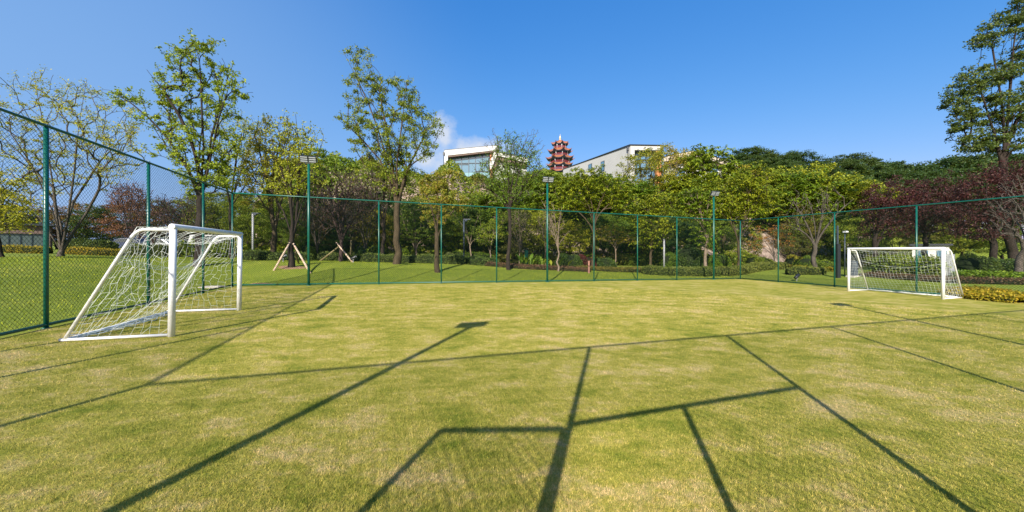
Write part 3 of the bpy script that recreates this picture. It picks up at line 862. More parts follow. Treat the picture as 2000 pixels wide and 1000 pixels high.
tree('young_tree', 'short young tree right of the dark lamp post and left of a fence post', atW(958, 9.5), [(960,450,25,22),(945,470,18,14),(975,430,18,18)],
     (958, 487), .06, 55, 'frond', 'pale', 50, .05, .28, seed=23, tw=.009)
tree('layered_maple', 'low dark green maple with drooping layered branches behind the hedge', atW(815, 13), [(810,430,42,16),(790,450,30,12),(845,455,35,14),(820,468,40,10),(800,410,25,12)],
     (812, 488), .12, 150, 'green', 'pale', 60, .055, .33, seed=24, flat=.28, tw=.01)
# right-hand trees
tree('purple_leaved_tree', 'dark purple leaved tree behind the left post of the right goal', atZ(1712, 29), [(1740,385,50,32),(1710,410,45,30),(1770,410,40,30),(1740,445,55,22)],
     (1708, 470), .2, 130, 'purple', 'dark', 75, .065, .5, seed=30, twigs=1, tw=.012)
tree('purple_leaved_tree', 'dark purple leaved tree over the crossbar of the right goal', atZ(1808, 31), [(1830,375,55,30),(1800,410,50,35),(1860,400,40,35),(1840,440,60,22)],
     (1806, 465), .22, 140, 'purple', 'dark', 75, .068, .52, seed=31, twigs=1, tw=.012)
tree('purple_leaved_tree', 'dark purple leaved tree on a thick v shaped trunk near the right edge', atZ(1942, 25), [(1925,370,60,30),(1970,350,50,35),(1900,410,45,35),(1975,410,45,40),(1920,445,55,25)],
     (1940, 470), .23, 170, 'purple', 'dark', 75, .06, .45, seed=32, twigs=1, tw=.012)
tree('tall_dark_tree', 'tall dark green tree towering at the right edge of the picture', atZ(1985, 30), [(1985,25,32,28),(1945,60,32,20),(1920,85,22,15),(1915,155,45,28),(1875,195,28,25),(1890,240,35,25),(1950,215,45,35),(1900,280,30,18),(1965,275,45,28),(2030,200,40,60),(2040,90,40,60),(1985,130,25,25)],
     (1955, 325), .34, 230, 'dark', 'dark', 130, .09, .52, alpha=.3, seed=33, flat=.5, twigs=1, tw=.013)
tree('leaning_tree', 'leaning grey trunked bare tree cut by the right edge', atZ(1988, 20.5), [(1975,420,30,45),(2010,400,35,50),(1955,450,18,25)],
     (1999, 490), .2, 70, None, 'grey', 0, .05, .4, alpha=.12, seed=34, twigs=4, tw=.009)
# low tree at the left edge
tree('low_leafy_tree', 'low yellow green tree cut by the left edge beyond the fence', atZ(5, 17), [(15,395,50,25),(-10,360,50,25),(45,420,40,20),(0,440,50,20)],
     (-5, 455), .1, 90, 'lime', 'dark', 50, .05, .34, seed=35, flat=.45, tw=.009, twigs=1)
# twiggy bare thickets
for i, (px, Z, cx, cy, rx, ry, lab) in enumerate([(300, 33, 300, 425, 50, 40, 'brown leafless thicket shrub behind the near goal frame'), (355, 35, 355, 425, 40, 42, 'brown leafless thicket shrub left of the tallest left trunk'),
        (255, 40, 250, 390, 30, 28, 'dark reddish bare shrub beyond the hedge on the left')]):
    tree('bare_shrub', lab, atZ(px, Z), [(cx,cy,rx,ry)], (px, 478), .08, 90, 'maroon', 'purple', 5 if i < 2 else 30, .06, .5, alpha=.02, seed=40+i, twigs=4, tw=.014, cat='shrub')
for i, (px, w, cy, lab) in enumerate([(620, 11.5, 420, 'brown leafless shrub left of the bare propped tree'), (712, 11, 415, 'brown leafless shrub left of the thin forked tree'), (690, 14, 385, 'bare brown shrub high on the bank above the props')]):
    tree('bare_shrub', lab, atW(px, w), [(px,cy,34,40)], (px, 490), .06, 90, 'maroon', 'grey', 8, .045, .45, alpha=.02, seed=60+i, twigs=4, tw=.012, cat='shrub')
for i, (px, w, lab) in enumerate([(1015, 11, 'tall dry brown stems left of the middle floodlight'), (1065, 12, 'tall dry brown stems right behind the middle floodlight')]):
    tree('dry_shrub', lab, atW(px, w), [(px,440,16,28)], (px, 495), .05, 60, 'olive', 'pale', 12, .05, .3, alpha=.02, seed=50+i, twigs=2, tw=.01, cat='shrub')

# --- shared prototypes for the wooded bank, hill and far left ---------------------------------
def proto(kind, leaf, bark, H, seed, K=110, n=70, size=.09, cr=.6, flat=.6, group=None, name='tree', frond=False, wide=.34, low=.28, depthk=1.0, alpha=.3):
    """a whole tree H metres tall built at y=F so that 1 px = 1 m; returns a root whose local frame is metres"""
    rl = np.random.default_rng(seed)
    e = empty(name, (0, 0, 0))
    cs = []
    while len(cs) < K:
        p = rl.normal(size=3); p *= rl.uniform(.25, 1)**.35/np.linalg.norm(p)
        q = np.array([p[0]*wide*H, p[1]*wide*H, H*(low+(1-low)*(.5+.5*p[2]))])
        ang_ = math.atan2(q[1], q[0])
        q[:2] *= 1+.22*math.sin(ang_*3+seed)+.12*math.sin(ang_*5+seed*2)
        cs.append(q)
    cs = np.array(cs)
    tp = [(0, 0, -.4)]+[(rl.normal()*.02*H*.3, rl.normal()*.02*H*.3, H*low*.9*i/4) for i in range(1, 5)]
    if kind == 'pine': tp = [(0, 0, -.4)]+[(0, 0, H*.8*i/6) for i in range(1, 7)]
    arr, par, rad, tips = skeleton(None, tp, cs, rl, alpha, .012, .018*H, wob=.08)
    limbs_mesh('trunk', arr, par, rad, B[bark], e, 5)
    C_ = np.repeat(cs, n, 0)
    if frond:
        C_ = np.repeat(cs, 6, 0)+rl.normal(size=(len(cs)*6, 3))*np.array([cr, cr, cr*flat])*.8
        C_ = np.repeat(C_, max(1, n//6), 0)
        P = frond_quads(C_+rl.normal(size=C_.shape)*.04, size, rl, .17, .45)
    else:
        sc = rl.uniform(.6, 1.3, len(cs)).repeat(n)[:, None]
        C_ = C_+ball(len(C_), rl)*np.array([cr, cr, cr*flat])*.62*sc
        P = leaf_quads(C_, size, rl, up=.5)
    mesh_np('crown', P, np.arange(len(P)).reshape(-1, 4), L[leaf], e)
    e['H'] = H
    return e
PR = {
 'frond':  lambda s: proto('b', 'frond', 'brown', 8, 100+s, 120, 66, .42, .55, .45, name='feathery_tree', frond=True, wide=.36),
 'green':  lambda s: proto('b', 'green', 'dark', 8, 110+s, 130, 90, .085, .55, .6, name='leafy_tree', wide=.36),
 'lime':   lambda s: proto('b', 'lime', 'dark', 8, 120+s, 120, 80, .085, .55, .6, name='pale_green_tree', wide=.36),
 'yellow': lambda s: proto('b', 'yellow', 'dark', 8, 130+s, 110, 70, .085, .5, .6, name='yellowing_tree', wide=.34),
 'dark':   lambda s: proto('b', 'dark', 'dark', 8, 140+s, 140, 100, .095, .6, .6, name='dark_green_tree', wide=.38, low=.12),
 'olive':  lambda s: proto('b', 'olive', 'dark', 8, 150+s, 120, 60, .08, .6, .6, name='olive_tree', wide=.38, low=.15),
 'maroon': lambda s: proto('b', 'maroon', 'purple', 8, 160+s, 100, 60, .085, .6, .6, name='reddish_tree', wide=.36, low=.15),
 'orange': lambda s: proto('b', 'orange', 'dark', 8, 170+s, 100, 60, .085, .6, .6, name='orange_tree', wide=.34, low=.2),
 'pine':   lambda s: proto('pine', 'pine', 'dark', 10, 180+s, 95, 190, .11, .85, .5, name='pine_tree', wide=.30, low=.3),
}
PCACHE = {}
def put(kind, var, x, y, ztop, label, group=None, wide=1.0, cat='tree'):
    key = (kind, var); z = G(x, y)-.1
    first = key not in PCACHE
    if first: PCACHE[key] = PR[kind](var)
    p = PCACHE[key]
    if first: KIDS[p.name] = [k for k in bpy.data.objects if k.parent == p]
    H = p['H']; sc = max(.25, (ztop-z)/H)
    o = p if first else dup(p, (0, 0, 0))
    o.location = (x, y, z); o.rotation_euler = (0, 0, random.uniform(0, 6.28)); o.scale = (sc*wide, sc*wide, sc)
    tag(o, label, cat, group)
    if not first and 'group' in o.keys() and not group: del o['group']
    return o
def zt(py, Z): return CZ+(HY-py)/F*Z
# bank: (kind, var, px, w, top y, widen, label)
BANK = [
 ('frond',0,1075,19,336,1.2,'bright feathery tree on the bank directly below the pagoda'),
 ('frond',1,1125,20,340,1.2,'bright feathery tree on the bank below the low end of the grey wall'),
 ('frond',0,1180,21,342,1.25,'bright feathery tree on the bank under the two small dark windows'),
 ('frond',1,1235,19,352,1.2,'bright feathery tree on the bank under the tall grey wall corner'),
 ('yellow',0,1262,22,288,1.0,'yellowing thin tree overlapping the grey building front'),
 ('yellow',1,1300,23,281,.9,'tall yellowing thin tree right of the grey building'),
 ('yellow',0,1335,24,300,.8,'yellow olive tree before the beige gabled building'),
 ('frond',0,1382,20,288,.85,'tall feathery green tree before the beige gable'),
 ('frond',1,1345,18,340,1.1,'feathery green tree on the bank left of the third floodlight'),
 ('frond',0,1415,19,335,1.1,'feathery green tree on the bank right of the third floodlight'),
 ('yellow',1,1450,24,322,1.1,'yellow green tree on the bank below the first pines'),
 ('lime',0,1490,23,328,1.1,'pale green rounded tree on the bank below the pines'),
 ('frond',1,1540,20,335,1.2,'feathery yellow green tree above the pink rock'),
 ('lime',1,1590,22,318,1.0,'pale olive tree on the bank with its top touching the pines'),
 ('frond',0,1625,18,345,1.2,'bright feathery tree left of the purple leaved trees'),
 ('lime',0,1665,16,352,1.1,'golden green tree nearest the purple leaved trees'),
 ('green',0,1010,20,318,1.0,'leafy green tree on the crest beside the brick column wing'),
 ('green',1,1045,21,330,.9,'leafy green tree on the crest left of the pagoda'),
 ('frond',1,960,17,378,1.2,'feathery green tree on the bank below the wide glass front'),
 ('green',0,920,19,376,1.2,'bushy green tree on the bank just below the glass balcony'),
 ('lime',1,890,17,392,1.1,'pale green tree on the bank behind the thick trunked bushy tree'),
 ('green',1,840,18,380,1.2,'leafy green tree on the bank left of the glass building'),
 ('dark',0,800,17,385,1.2,'dark leafy tree on the bank behind the tallest lawn tree'),
 ('dark',1,755,19,372,1.2,'dark tree on the bank below the small far roof'),
 ('dark',0,705,20,362,1.2,'dark evergreen tree directly under the small far roof'),
 ('maroon',0,660,16,395,1.1,'reddish brown tree on the bank behind the bare propped tree'),
 ('dark',1,610,18,375,1.2,'dark green tree on the bank behind the first floodlight'),
 ('green',0,570,20,350,1.0,'green tree on the bank behind the propped tree'),
 ('lime',0,530,17,385,1.2,'pale green tree on the bank behind the yellowing forked tree'),
 ('green',1,485,19,375,1.1,'leafy green tree behind the left corner of the far fence'),
 ('olive',1,1005,14,408,1.2,'olive tree low on the bank behind the sparse topped tree'),
 ('lime',1,1110,13,430,1.2,'pale shrubby tree low on the bank right of the pale young tree'),
 ('lime',0,1050,15,405,1.2,'olive green tree low on the bank behind the middle floodlight'),
 ('dark',0,1330,11,425,1.2,'very dark round tree in shade right of the grey lamp post'),
 ('green',1,1180,15,415,1.2,'leafy tree low on the bank behind the umbrella shaped tree'),
 ('frond',0,1235,16,420,1.2,'feathery tree low on the bank behind a far fence post'),
 ('green',1,1300,15,405,1.1,'leafy green tree low on the bank above the grey lamp post'),
 ('green',0,1410,13,430,1.0,'leafy green tree low on the bank just left of the far fence corner'),
 ('lime',1,880,14,420,1.2,'olive green tree behind the dark lamp post'),
 ('frond',1,930,15,405,1.2,'leafy tree low on the bank right of the dark lamp post'),
 ('yellow',1,735,14,410,1.2,'yellowish tree low on the bank left of the tallest lawn trunk'),
 ('dark',0,640,13,430,1.2,'dark tree low down behind the slanting props'),
 ('green',1,575,14,425,1.2,'green tree low down behind the three timber props'),
 ('green',1,500,14,415,1.1,'green tree beside the far left lamp post'),
 ('green',0,1590,16,415,1.1,'dark leafy tree behind the y shaped bare tree'),
 ('dark',0,1660,14,405,1.1,'dark leafy tree left of the right goal behind the black column'),
 ('olive',0,1560,17,400,1.0,'olive tree on the bank beside the pink rock'),
]
for k, v, px, w, ty, wd, lab in BANK:
    x, y = atW(px, w); put(k, v, x, y, zt(ty, y), lab, None, wd)
# pines on the hill
prof_x = [1400,1420,1450,1480,1500,1530,1560,1590,1620,1650,1690,1730,1770,1810,1850,1900,1950,2010]
prof_y = [325, 305, 297, 285, 300, 297, 293, 308, 303, 298, 310, 310, 314, 322, 308, 305, 302, 300]
k = 0
for row, (Z, dy, st) in enumerate(((96, 0, 36), (84, 17, 38), (72, 38, 44))):
    px = 1408+row*9
    while px < 2040:
        ty = float(np.interp(px, prof_x, prof_y))+dy+random.uniform(-6, 7)
        if not (row == 2 and px < 1460):
            x, y = atZ(px, Z+random.uniform(-3, 3))
            put('pine', k % 3, x, y, zt(ty, y), ('dark green pine on the skyline of the wooded hill', 'dark green pine in the middle rows of the wooded hill', 'dark green pine at the front of the wooded hill')[row], 'pines covering the hill at the right', 1.15)
            k += 1
        px += st*random.uniform(.85, 1.15)
# far left background trees
LEFT = [('dark',1,-20,44,395,'dark tree at the far left behind the stone kiosk'),('olive',0,30,42,402,'olive tree directly behind the stone kiosk'),('maroon',0,75,46,400,'reddish brown tree right behind the first fence post'),
 ('dark',0,110,50,410,'dark tree behind the spreading multi stemmed tree'),('orange',0,158,48,392,'orange tinted tree far behind the spreading tree'),('dark',1,200,47,398,'dark tree right of the orange tinted one'),
 ('orange',0,228,50,395,'orange and red tinted tree left of the second fence post'),('maroon',0,262,45,388,'dark reddish tree behind the second fence post'),('olive',1,310,52,388,'olive brown tree far behind the near goal'),
 ('dark',0,350,54,392,'dark tree far behind the near goal crossbar'),('olive',0,415,48,385,'olive tree right of the tallest left trunk'),('green',1,432,40,372,'green tree behind the far goal post on the left'),
 ('green',0,462,44,385,'green tree behind the far left corner post'),('dark',0,-60,40,380,'dark tree cut by the left edge beyond the kiosk'),('dark',1,400,60,398,'far dark tree between trunk and corner post')]
for k_, v, px, Z, ty, lab in LEFT:
    x, y = atZ(px, Z); put(k_, v, x, y, zt(ty, y), lab, None, 1.35)
# far trees under the purple canopy at the right
for i, (px, Z, ty, kd, lab) in enumerate([(1745,44,420,'olive','olive tree in the distance seen through the right goal mouth'),(1880,46,420,'green','green tree in the distance right of the right goal'),(1960,44,425,'green','green tree in the distance near the right edge'),
      (1680,40,425,'green','green tree in the distance left of the right goal'),(1820,52,415,'dark','dark tree in the distance behind the right goal')]):
    x, y = atZ(px, Z); put(kd, 0, x, y, zt(ty, y), lab, None, 1.3)

# --- hedges, bushes, ground cover ---------------------------------------------------------
def hedge(name, pts, width, height, leaf, label, cat='hedge', n_per=900, size=.035, stuff=False, rough=.05):
    """pts: ground polyline (x, y). Core body plus a coat of leaves."""
    pts = [Vector(p) for p in pts]
    x0, y0 = pts[0]; z0 = G(x0, y0)
    e = empty(name, (x0, y0, z0)); tag(e, label, cat)
    rl = np.random.default_rng(abs(hash(label)) % 9999 if False else len(label)*7+int(abs(x0)*10))
    vs, fs = [], []
    # resample
    sam = []
    for a, b in zip(pts[:-1], pts[1:]):
        n = max(1, int((b-a).length/.5))
        for i in range(n): sam.append(a.lerp(b, i/n))
    sam.append(pts[-1])
    prof = [(-.5, 0), (-.52, .55), (-.42, .88), (-.2, 1.0), (.2, 1.0), (.42, .88), (.52, .55), (.5, 0)]
    for i, p in enumerate(sam):
        d = (sam[min(i+1, len(sam)-1)]-sam[max(i-1, 0)]).normalized(); nn = Vector((-d.y, d.x))
        endk = .6 if i in (0, len(sam)-1) else 1
        for (u, v) in prof:
            q = p+nn*u*width*.92*endk; hh = v*height*.94*(1+.08*math.sin(i*1.7)+.05*math.sin(i*.6+2))*(.8 if endk < 1 else 1)
            vs.append((q.x-x0, q.y-y0, G(q.x, q.y)-z0+hh-.05))
    k = len(prof)
    for i in range(len(sam)-1):
        for j in range(k-1): fs.append([i*k+j, i*k+j+1, (i+1)*k+j+1, (i+1)*k+j])
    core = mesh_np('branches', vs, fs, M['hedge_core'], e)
    V_ = np.array(vs); Fq = np.array(fs)
    A4 = V_[Fq]; area = np.linalg.norm(np.cross(A4[:, 1]-A4[:, 0], A4[:, 3]-A4[:, 0]), axis=1)
    tot = area.sum(); n = int(tot*n_per)
    pick = rl.choice(len(Fq), n, p=area/tot); u, v = rl.random(n)[:, None], rl.random(n)[:, None]
    Q = A4[pick]; P = (1-u)*(1-v)*Q[:, 0]+u*(1-v)*Q[:, 1]+u*v*Q[:, 2]+(1-u)*v*Q[:, 3]
    P = P+rl.normal(size=P.shape)*rough
    Pq = leaf_quads(P, size, rl, up=.4, aspect=.6)
    mesh_np('foliage', Pq, np.arange(len(Pq)).reshape(-1, 4), L[leaf], e)
    return e
def W(*a): return [atW(px, w) for px, w in a]
hedge('hedge', W((470,8.5),(540,8.7),(610,9.0)), 1.0, .62, 'hedge', 'clipped dark green hedge behind the yellowing forked tree')
hedge('hedge', W((622,10),(700,9.6)), .8, .6, 'hedge', 'clipped dark green hedge behind the bare propped tree')
hedge('hedge', W((706,9.3),(780,9.0),(860,8.3),(910,7.2)), 1.1, .62, 'hedge', 'clipped dark green hedge behind the tallest lawn tree')
hedge('hedge', W((914,7.0),(940,7.2),(968,8)), 1.2, .6, 'hedge', 'rounded green hedge end right of the dark lamp post')
hedge('flower_bed', W((940,7.2),(1010,6.3),(1080,6.2),(1150,5.8)), 1.3, .26, 'maroon', 'low maroon ground cover strip left of the brown bollard', 'plant', 1100)
hedge('flower_bed', W((1125,7.8),(1180,6.8),(1265,5.6)), 2.3, .28, 'olive', 'low olive brown ground cover strip right of the brown bollard', 'plant', 1000)
hedge('hedge', W((1255,4.2),(1300,3.4),(1345,2.9),(1400,2.6)), 1.3, .62, 'hedge', 'clipped glossy hedge under the third floodlight', n_per=1300)
def Zp(*a): return [atZ(px, z) for px, z in a]
hedge('hedge', W((1402,2.7),(1450,2.9),(1500,3.6),(1532,4.2)), 1.2, .62, 'hedge', 'clipped glossy hedge beyond the far right fence corner', n_per=1300)
hedge('hedge', Zp((1537,25.3),(1575,25.0),(1612,24.2)), 1.0, .55, 'hedge', 'clipped hedge at the foot of the y shaped tree')
hedge('hedge', Zp((1530,31),(1580,29),(1622,27)), .9, .4, 'yellow', 'low yellow green hedge behind the y shaped tree')
hedge('hedge', Zp((-60,23),(0,23),(95,23.5)), 1.0, .5, 'yellow', 'yellow topped low hedge left of the spreading tree')
hedge('hedge', Zp((135,24),(200,24),(240,24.5)), 1.0, .5, 'yellow', 'yellow topped low hedge right of the spreading tree')
hedge('hedge', Zp((245,26),(330,26),(400,27)), 1.0, .85, 'hedge', 'green low hedge seen through the near goal net')
hedge('hedge', Zp((405,27.5),(470,28),(500,28.5)), 1.0, .6, 'hedge', 'dark low hedge beyond the far left fence corner')
hedge('hedge', Zp((140,34),(190,34),(230,35)), 1.6, 1.1, 'dark', 'dark green shrub bank behind the yellow topped hedge', n_per=400, size=.07)
hedge('flower_bed', Zp((1880,15.6),(1945,14.0),(2020,12.8)), 2.0, .36, 'yellow', 'golden yellow ground cover just outside the right fence', 'plant', 1500, .04)
hedge('flower_bed', Zp((1690,23),(1760,21),(1880,18.6),(2030,17)), 1.6, .22, 'maroon', 'low maroon ground cover strip beyond the right fence', 'plant', 700)
hedge('flower_bed', Zp((1865,21.5),(1930,20.4),(2020,19.5)), 2.4, .4, 'frond', 'bright green broad leaved bed beneath the purple leaved trees', 'plant', 900, .07)
hedge('shrub_border', Zp((1705,24.5),(1770,23.5),(1850,22)), 2.2, 1.15, 'green', 'leafy green shrub border behind the right goal', 'shrub', 450, .07, rough=.12)
hedge('hedge', W((880,12.5),(925,13),(965,13)), 1.2, .9, 'frond', 'bright green clipped shrubs behind the young trees')
hedge('flower_bed', W((705,12.5),(770,12),(870,11.5)), 1.2, .35, 'maroon', 'purplish low planting behind the long clipped hedge', 'plant', 700)
# round bushes
def bush(px, pos, rx, rz, leaf, label, size=.045, n=5000, cat='shrub', name='round_bush', spiky=False):
    x, y = pos; z = G(x, y); rl = np.random.default_rng(int(px)+n)
    e = empty(name, (x, y, z)); tag(e, label, cat)
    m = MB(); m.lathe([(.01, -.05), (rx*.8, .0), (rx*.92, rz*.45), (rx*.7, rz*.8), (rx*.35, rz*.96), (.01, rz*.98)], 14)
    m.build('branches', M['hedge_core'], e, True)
    p = rl.normal(size=(n, 3)); p /= np.linalg.norm(p, axis=1)[:, None]; p[:, 2] = np.abs(p[:, 2])
    lump = 1+.10*np.sin(p[:, 0]*6+px)+.08*np.sin(p[:, 1]*7)
    P = p*np.array([rx, rx, rz])*lump[:, None]*rl.uniform(.9, 1.08, n)[:, None]
    Pq = leaf_quads(P, size, rl, up=.4)
    mesh_np('foliage', Pq, np.arange(len(Pq)).reshape(-1, 4), L[leaf], e)
    return e
for px, pos, rx, rz, lf, lab in [
    (1578, atZ(1578, 30), .95, 1.0, 'green', 'round clipped green bush right of the yellow shrub'),
    (1607, atZ(1607, 28), .85, .8, 'green', 'round clipped green bush right of the y shaped trunk'),
    (1555, atZ(1555, 31), 1.0, 1.1, 'yellow', 'bright yellow shrub behind the low yellow hedge'),
    (600, atW(600, 12), .9, 1.2, 'green', 'round dark green bush just left of the first floodlight'),
    (705, atW(705, 10.5), .55, .85, 'dark', 'small round dark bush right of the slanting props'),
    (783, atW(783, 11), .6, 1.0, 'frond', 'bright green bush right of the tallest lawn trunk'),
    (1110, atW(1110, 10), 1.2, 1.1, 'dark', 'dark green round shrub between pale young tree and bollard'),
    (1140, atW(1140, 10), 1.0, 1.0, 'purple', 'dark purple shrub just left of the brown bollard'),
    (1900, atZ(1905, 24), 1.25, 1.3, 'dark', 'dark round bush right of the right goal'),
    (1965, atZ(1968, 23.5), 1.1, 1.1, 'dark', 'dark round bush near the leaning grey trunk'),
    (1345, atW(1345, 8.5), 1.3, 1.8, 'dark', 'large dark shrub left of the third floodlight'),
    (1310, atW(1315, 9.5), 1.1, 1.2, 'green', 'leafy shrub just right of the grey lamp post'),
    (1180, atW(1180, 11), 1.1, .8, 'dark', 'low dark shrub at the left foot of the umbrella tree'),
    (1235, atW(1235, 14), 1.3, .9, 'green', 'green shrub on the slope right of the umbrella tree'),
    (1400, atW(1405, 9), .9, 1.2, 'frond', 'bright broad leaved shrub right of the third floodlight'),
    (870, atW(880, 8.5), .7, .7, 'olive', 'olive shrub right of the thick reddish trunk'),
    (735, atW(735, 12.5), .8, 1.1, 'frond', 'bright green bush left of the tallest lawn trunk'),
    (1480, atW(1480, 12), 1.4, 1.0, 'green', 'green shrub under the orange leaved tree'),
    (1765, atZ(1755, 27), .7, 1.35, 'frond', 'bright spiky palm like shrub behind the right goal'),
    ]:
    bush(px, pos, rx, rz, lf, lab, n=int(3500+2500*rx*rz), size=.05)
# large leaved plant left of middle floodlight
def big_leaf_plant(pos, label, n=26, ht=1.7):
    x, y = pos; e = empty('broad_leaved_plant', (x, y, G(x, y))); tag(e, label, 'plant')
    rl = np.random.default_rng(77); V_, F_ = [], []
    for i in range(n):
        th = rl.uniform(0, 6.28); L_ = rl.uniform(.6, 1)*ht; w = rl.uniform(.1, .17); bx_, by_ = rl.normal(size=2)*.55
        d = np.array([math.cos(th), math.sin(th)]); s = np.array([-d[1], d[0]]); sp = rl.uniform(.25, .7)
        base = len(V_)
        for j in range(8):
            t = j/7; r0 = sp*L_*t**1.5; zz = L_*(t-.35*t**3); ww = w*math.sin(math.pi*min(1, .08+t*.95))*(0.25 if t < .3 else 1)
            c = np.array([bx_, by_])+d*r0
            V_.append((*(c-s*ww), zz+.05*ww)); V_.append((*c, zz-.03)); V_.append((*(c+s*ww), zz+.05*ww))
        for j in range(7):
            a = base+j*3
            F_ += [[a, a+1, a+4, a+3], [a+1, a+2, a+5, a+4]]
    mesh_np('leaves', V_, F_, L['green'], e, smooth=True)
big_leaf_plant(atW(1040, 8.3), 'broad leaved banana like plant left of the middle floodlight')
big_leaf_plant(atW(1058, 8.6), 'broad leaved plant with arching leaves right behind the middle floodlight', 18, 1.3)

# undergrowth covering the bank (uncountable)
nu = 420000
ux = rng.uniform(-45, 62, nu); uy = rng.uniform(20, 74, nu)
uw = wback(ux, uy)
def lown(x, y, s, ph): return np.sin(x*s+ph)*np.cos(y*s*1.3+ph*2)+.6*np.sin(x*s*2.3+y*s*1.7+ph)
bare = (np.abs(ux-uy*.735-.6) < 2.8) & (uw > 12) & (uw < 27)
bare |= (np.abs(ux-uy*.04) < 1.3) & (uw > 19) & (uw < 25)
ok = (uw > 13) & (uw < 37) & ((lown(ux, uy, .9, 1.0) > -.9) | (ux < -5)) & ~bare & (ux > -.80*uy-3) & (ux/uy < 1.05)
ux, uy = ux[ok], uy[ok]
hh = (.35+.5*np.clip(lown(ux, uy, .7, 3.0), -1, 1.6)+.3)*rng.random(len(ux))**.6*1.1
P = np.stack([ux, uy, ground(ux, uy)+np.maximum(hh, .03)], -1)
Pq = leaf_quads(P, .15, rng, up=.5)
half = len(P)//2
o = mesh_np('undergrowth', Pq, np.arange(len(Pq)).reshape(-1, 4), [L['green'], L['olive']], mat_idx=(lown(ux, uy, .35, 2) > .3).astype(int))
tag(o, 'tangled green undergrowth covering the rocky bank below the buildings', 'undergrowth', kind='stuff')

# ------------------------------------------------------------------ buildings on the crest
def PT(px, py, Z): return Vector(((px-1000)/F*Z, Z, CZ+(HY-py)/F*Z))
def wall_poly(mb, pts, d, mi=0): mb.prism(pts, d, mi)
# glass-fronted building
Z0 = 60.0
e = empty('glass_front_building', (PT(915, 350, Z0+5).x, Z0+5, G(PT(915, 350, Z0).x, Z0+5))); ox, oy, oz = e.location
tag(e, 'white framed building with a wide glass front and sloping roof on the crest', 'building')
def loc(p): return (p[0]-ox, p[1]-oy, p[2]-oz)
def P3(px, py, Z=Z0): return Vector(loc(PT(px, py, Z)))
gzb = -.5
def low(p, z=gzb): return Vector((p.x, p.y, z))
tl, tr = P3(868, 294), P3(973, 284)
m = MB()   # main body behind the glass
m.prism([low(P3(872, 0, Z0+1.3)), low(P3(962, 0, Z0+1.3)), P3(962, 291, Z0+1.3), P3(872, 300, Z0+1.3)], (0, 11, 0))
m.build('wall', M['render'], e)
m = MB()   # white frame: left pier and sloping fascia
m.prism([low(P3(868, 0)), low(P3(874.5, 0)), P3(874.5, 293.5), tl], (0, 12.4, 0))
m.prism([P3(874.5, 303.5), P3(973.5, 292.5), tr, P3(874.5, 293.38)], (0, 12.4, 0))
m.build('frame', M['white_render'], e)
m = MB(); m.prism([P3(867.5, 293.9), P3(974, 283.9), P3(974, 282.6), P3(867.5, 292.6)], (0, 12.6, 0)); m.build('roof', M['roof_dark'], e)
m = MB(); m.prism([P3(875, 304.2, Z0+.1), P3(966, 294, Z0+.1), P3(966, 296.5, Z0+.1), P3(875, 307.0, Z0+.1)], (0, 1.0, 0)); m.build('soffit', M['soffit'], e)
# glazing
gy = 1.0
xs_ = [876, 888.5, 901.5, 915.5, 928.5, 942, 955.5]
m = MB(); m.prism([low(P3(875, 0, Z0+gy)), low(P3(957, 0, Z0+gy)), P3(957, 296.8, Z0+gy), P3(875, 305.8, Z0+gy)], (0, .08, 0)); wn = m.build('window', M['glass'], e)
m = MB()
for q in xs_:
    p = P3(q, 300, Z0+gy-.07); m.box((p.x, p.y, (p.z+gzb)/2+.2), (.09, .1, p.z-gzb+.2))
for py, a, b in ((318.5, 876, 955.5), (321, 888.5, 915.5), (332, 876, 888.5), (334.5, 928.5, 955.5), (344, 876, 955.5)):
    p, q = P3(a, py, Z0+gy-.08), P3(b, py, Z0+gy-.08); m.box(((p.x+q.x)/2, p.y, p.z), (q.x-p.x, .1, .10))
m.build('window_frame', M['mullion'], wn)
m = MB(); p, q = P3(875, 337, Z0+.3), P3(957, 337, Z0+.3); m.box(((p.x+q.x)/2, p.y, p.z-.55), (q.x-p.x, .03, 1.1)); bl = m.build('balustrade', M['rail_glass'], e)
m = MB(); m.box(((p.x+q.x)/2, p.y, p.z+.02), (q.x-p.x, .06, .04))
for q_ in xs_: pp = P3(q_, 337, Z0+.3); m.box((pp.x, pp.y-.04, pp.z-.55), (.05, .05, 1.1))
m.build('handrail', M['mullion'], bl)
m = MB(); m.prism([low(P3(957, 0, Z0+.6)), low(P3(961, 0, Z0+.6)), P3(961, 296.4, Z0+.6), P3(957, 296.9, Z0+.6)], (0, .6, 0)); m.build('timber_panel', M['wood'], e)
m = MB(); m.tube([low(P3(866.8, 0, Z0-.1)), P3(866.8, 298, Z0-.1)], .06, 6); pp = P3(866.8, 300, Z0-.12); m.box(pp, (.25, .25, .5)); m.build('downpipe', M['roof_dark'], e)
# wing with the folded white fascia
e = empty('folded_roof_wing', (PT(990, 350, 64).x, 64, G(PT(990, 350, 64).x, 64))); ox, oy, oz = e.location
tag(e, 'white folded roof wing half hidden by trees right of the glass front', 'building')
Z1 = 58.6
m = MB(); m.prism([P3(958, 331, Z1), P3(961.5, 326, Z1), P3(970, 303, Z1), P3(1030, 318.5, Z1), P3(1030, 309, Z1), P3(965.5, 296, Z1), P3(956.5, 318, Z1)], (0, 9, 0)); m.build('roof_frame', M['white_render'], e)
m = MB(); m.prism([P3(965, 295.9, Z1-.05), P3(1031, 309, Z1-.05), P3(1031, 308, Z1-.05), P3(965.5, 294.8, Z1-.05)], (0, 9.2, 0)); m.build('roof', M['roof_dark'], e)
m = MB(); m.prism([low(P3(966, 0, Z1+1)), low(P3(1029, 0, Z1+1)), P3(1029, 318, Z1+1), P3(971, 303.5, Z1+1), P3(966, 316, Z1+1)], (0, 8, 0)); m.build('wall', M['render'], e)
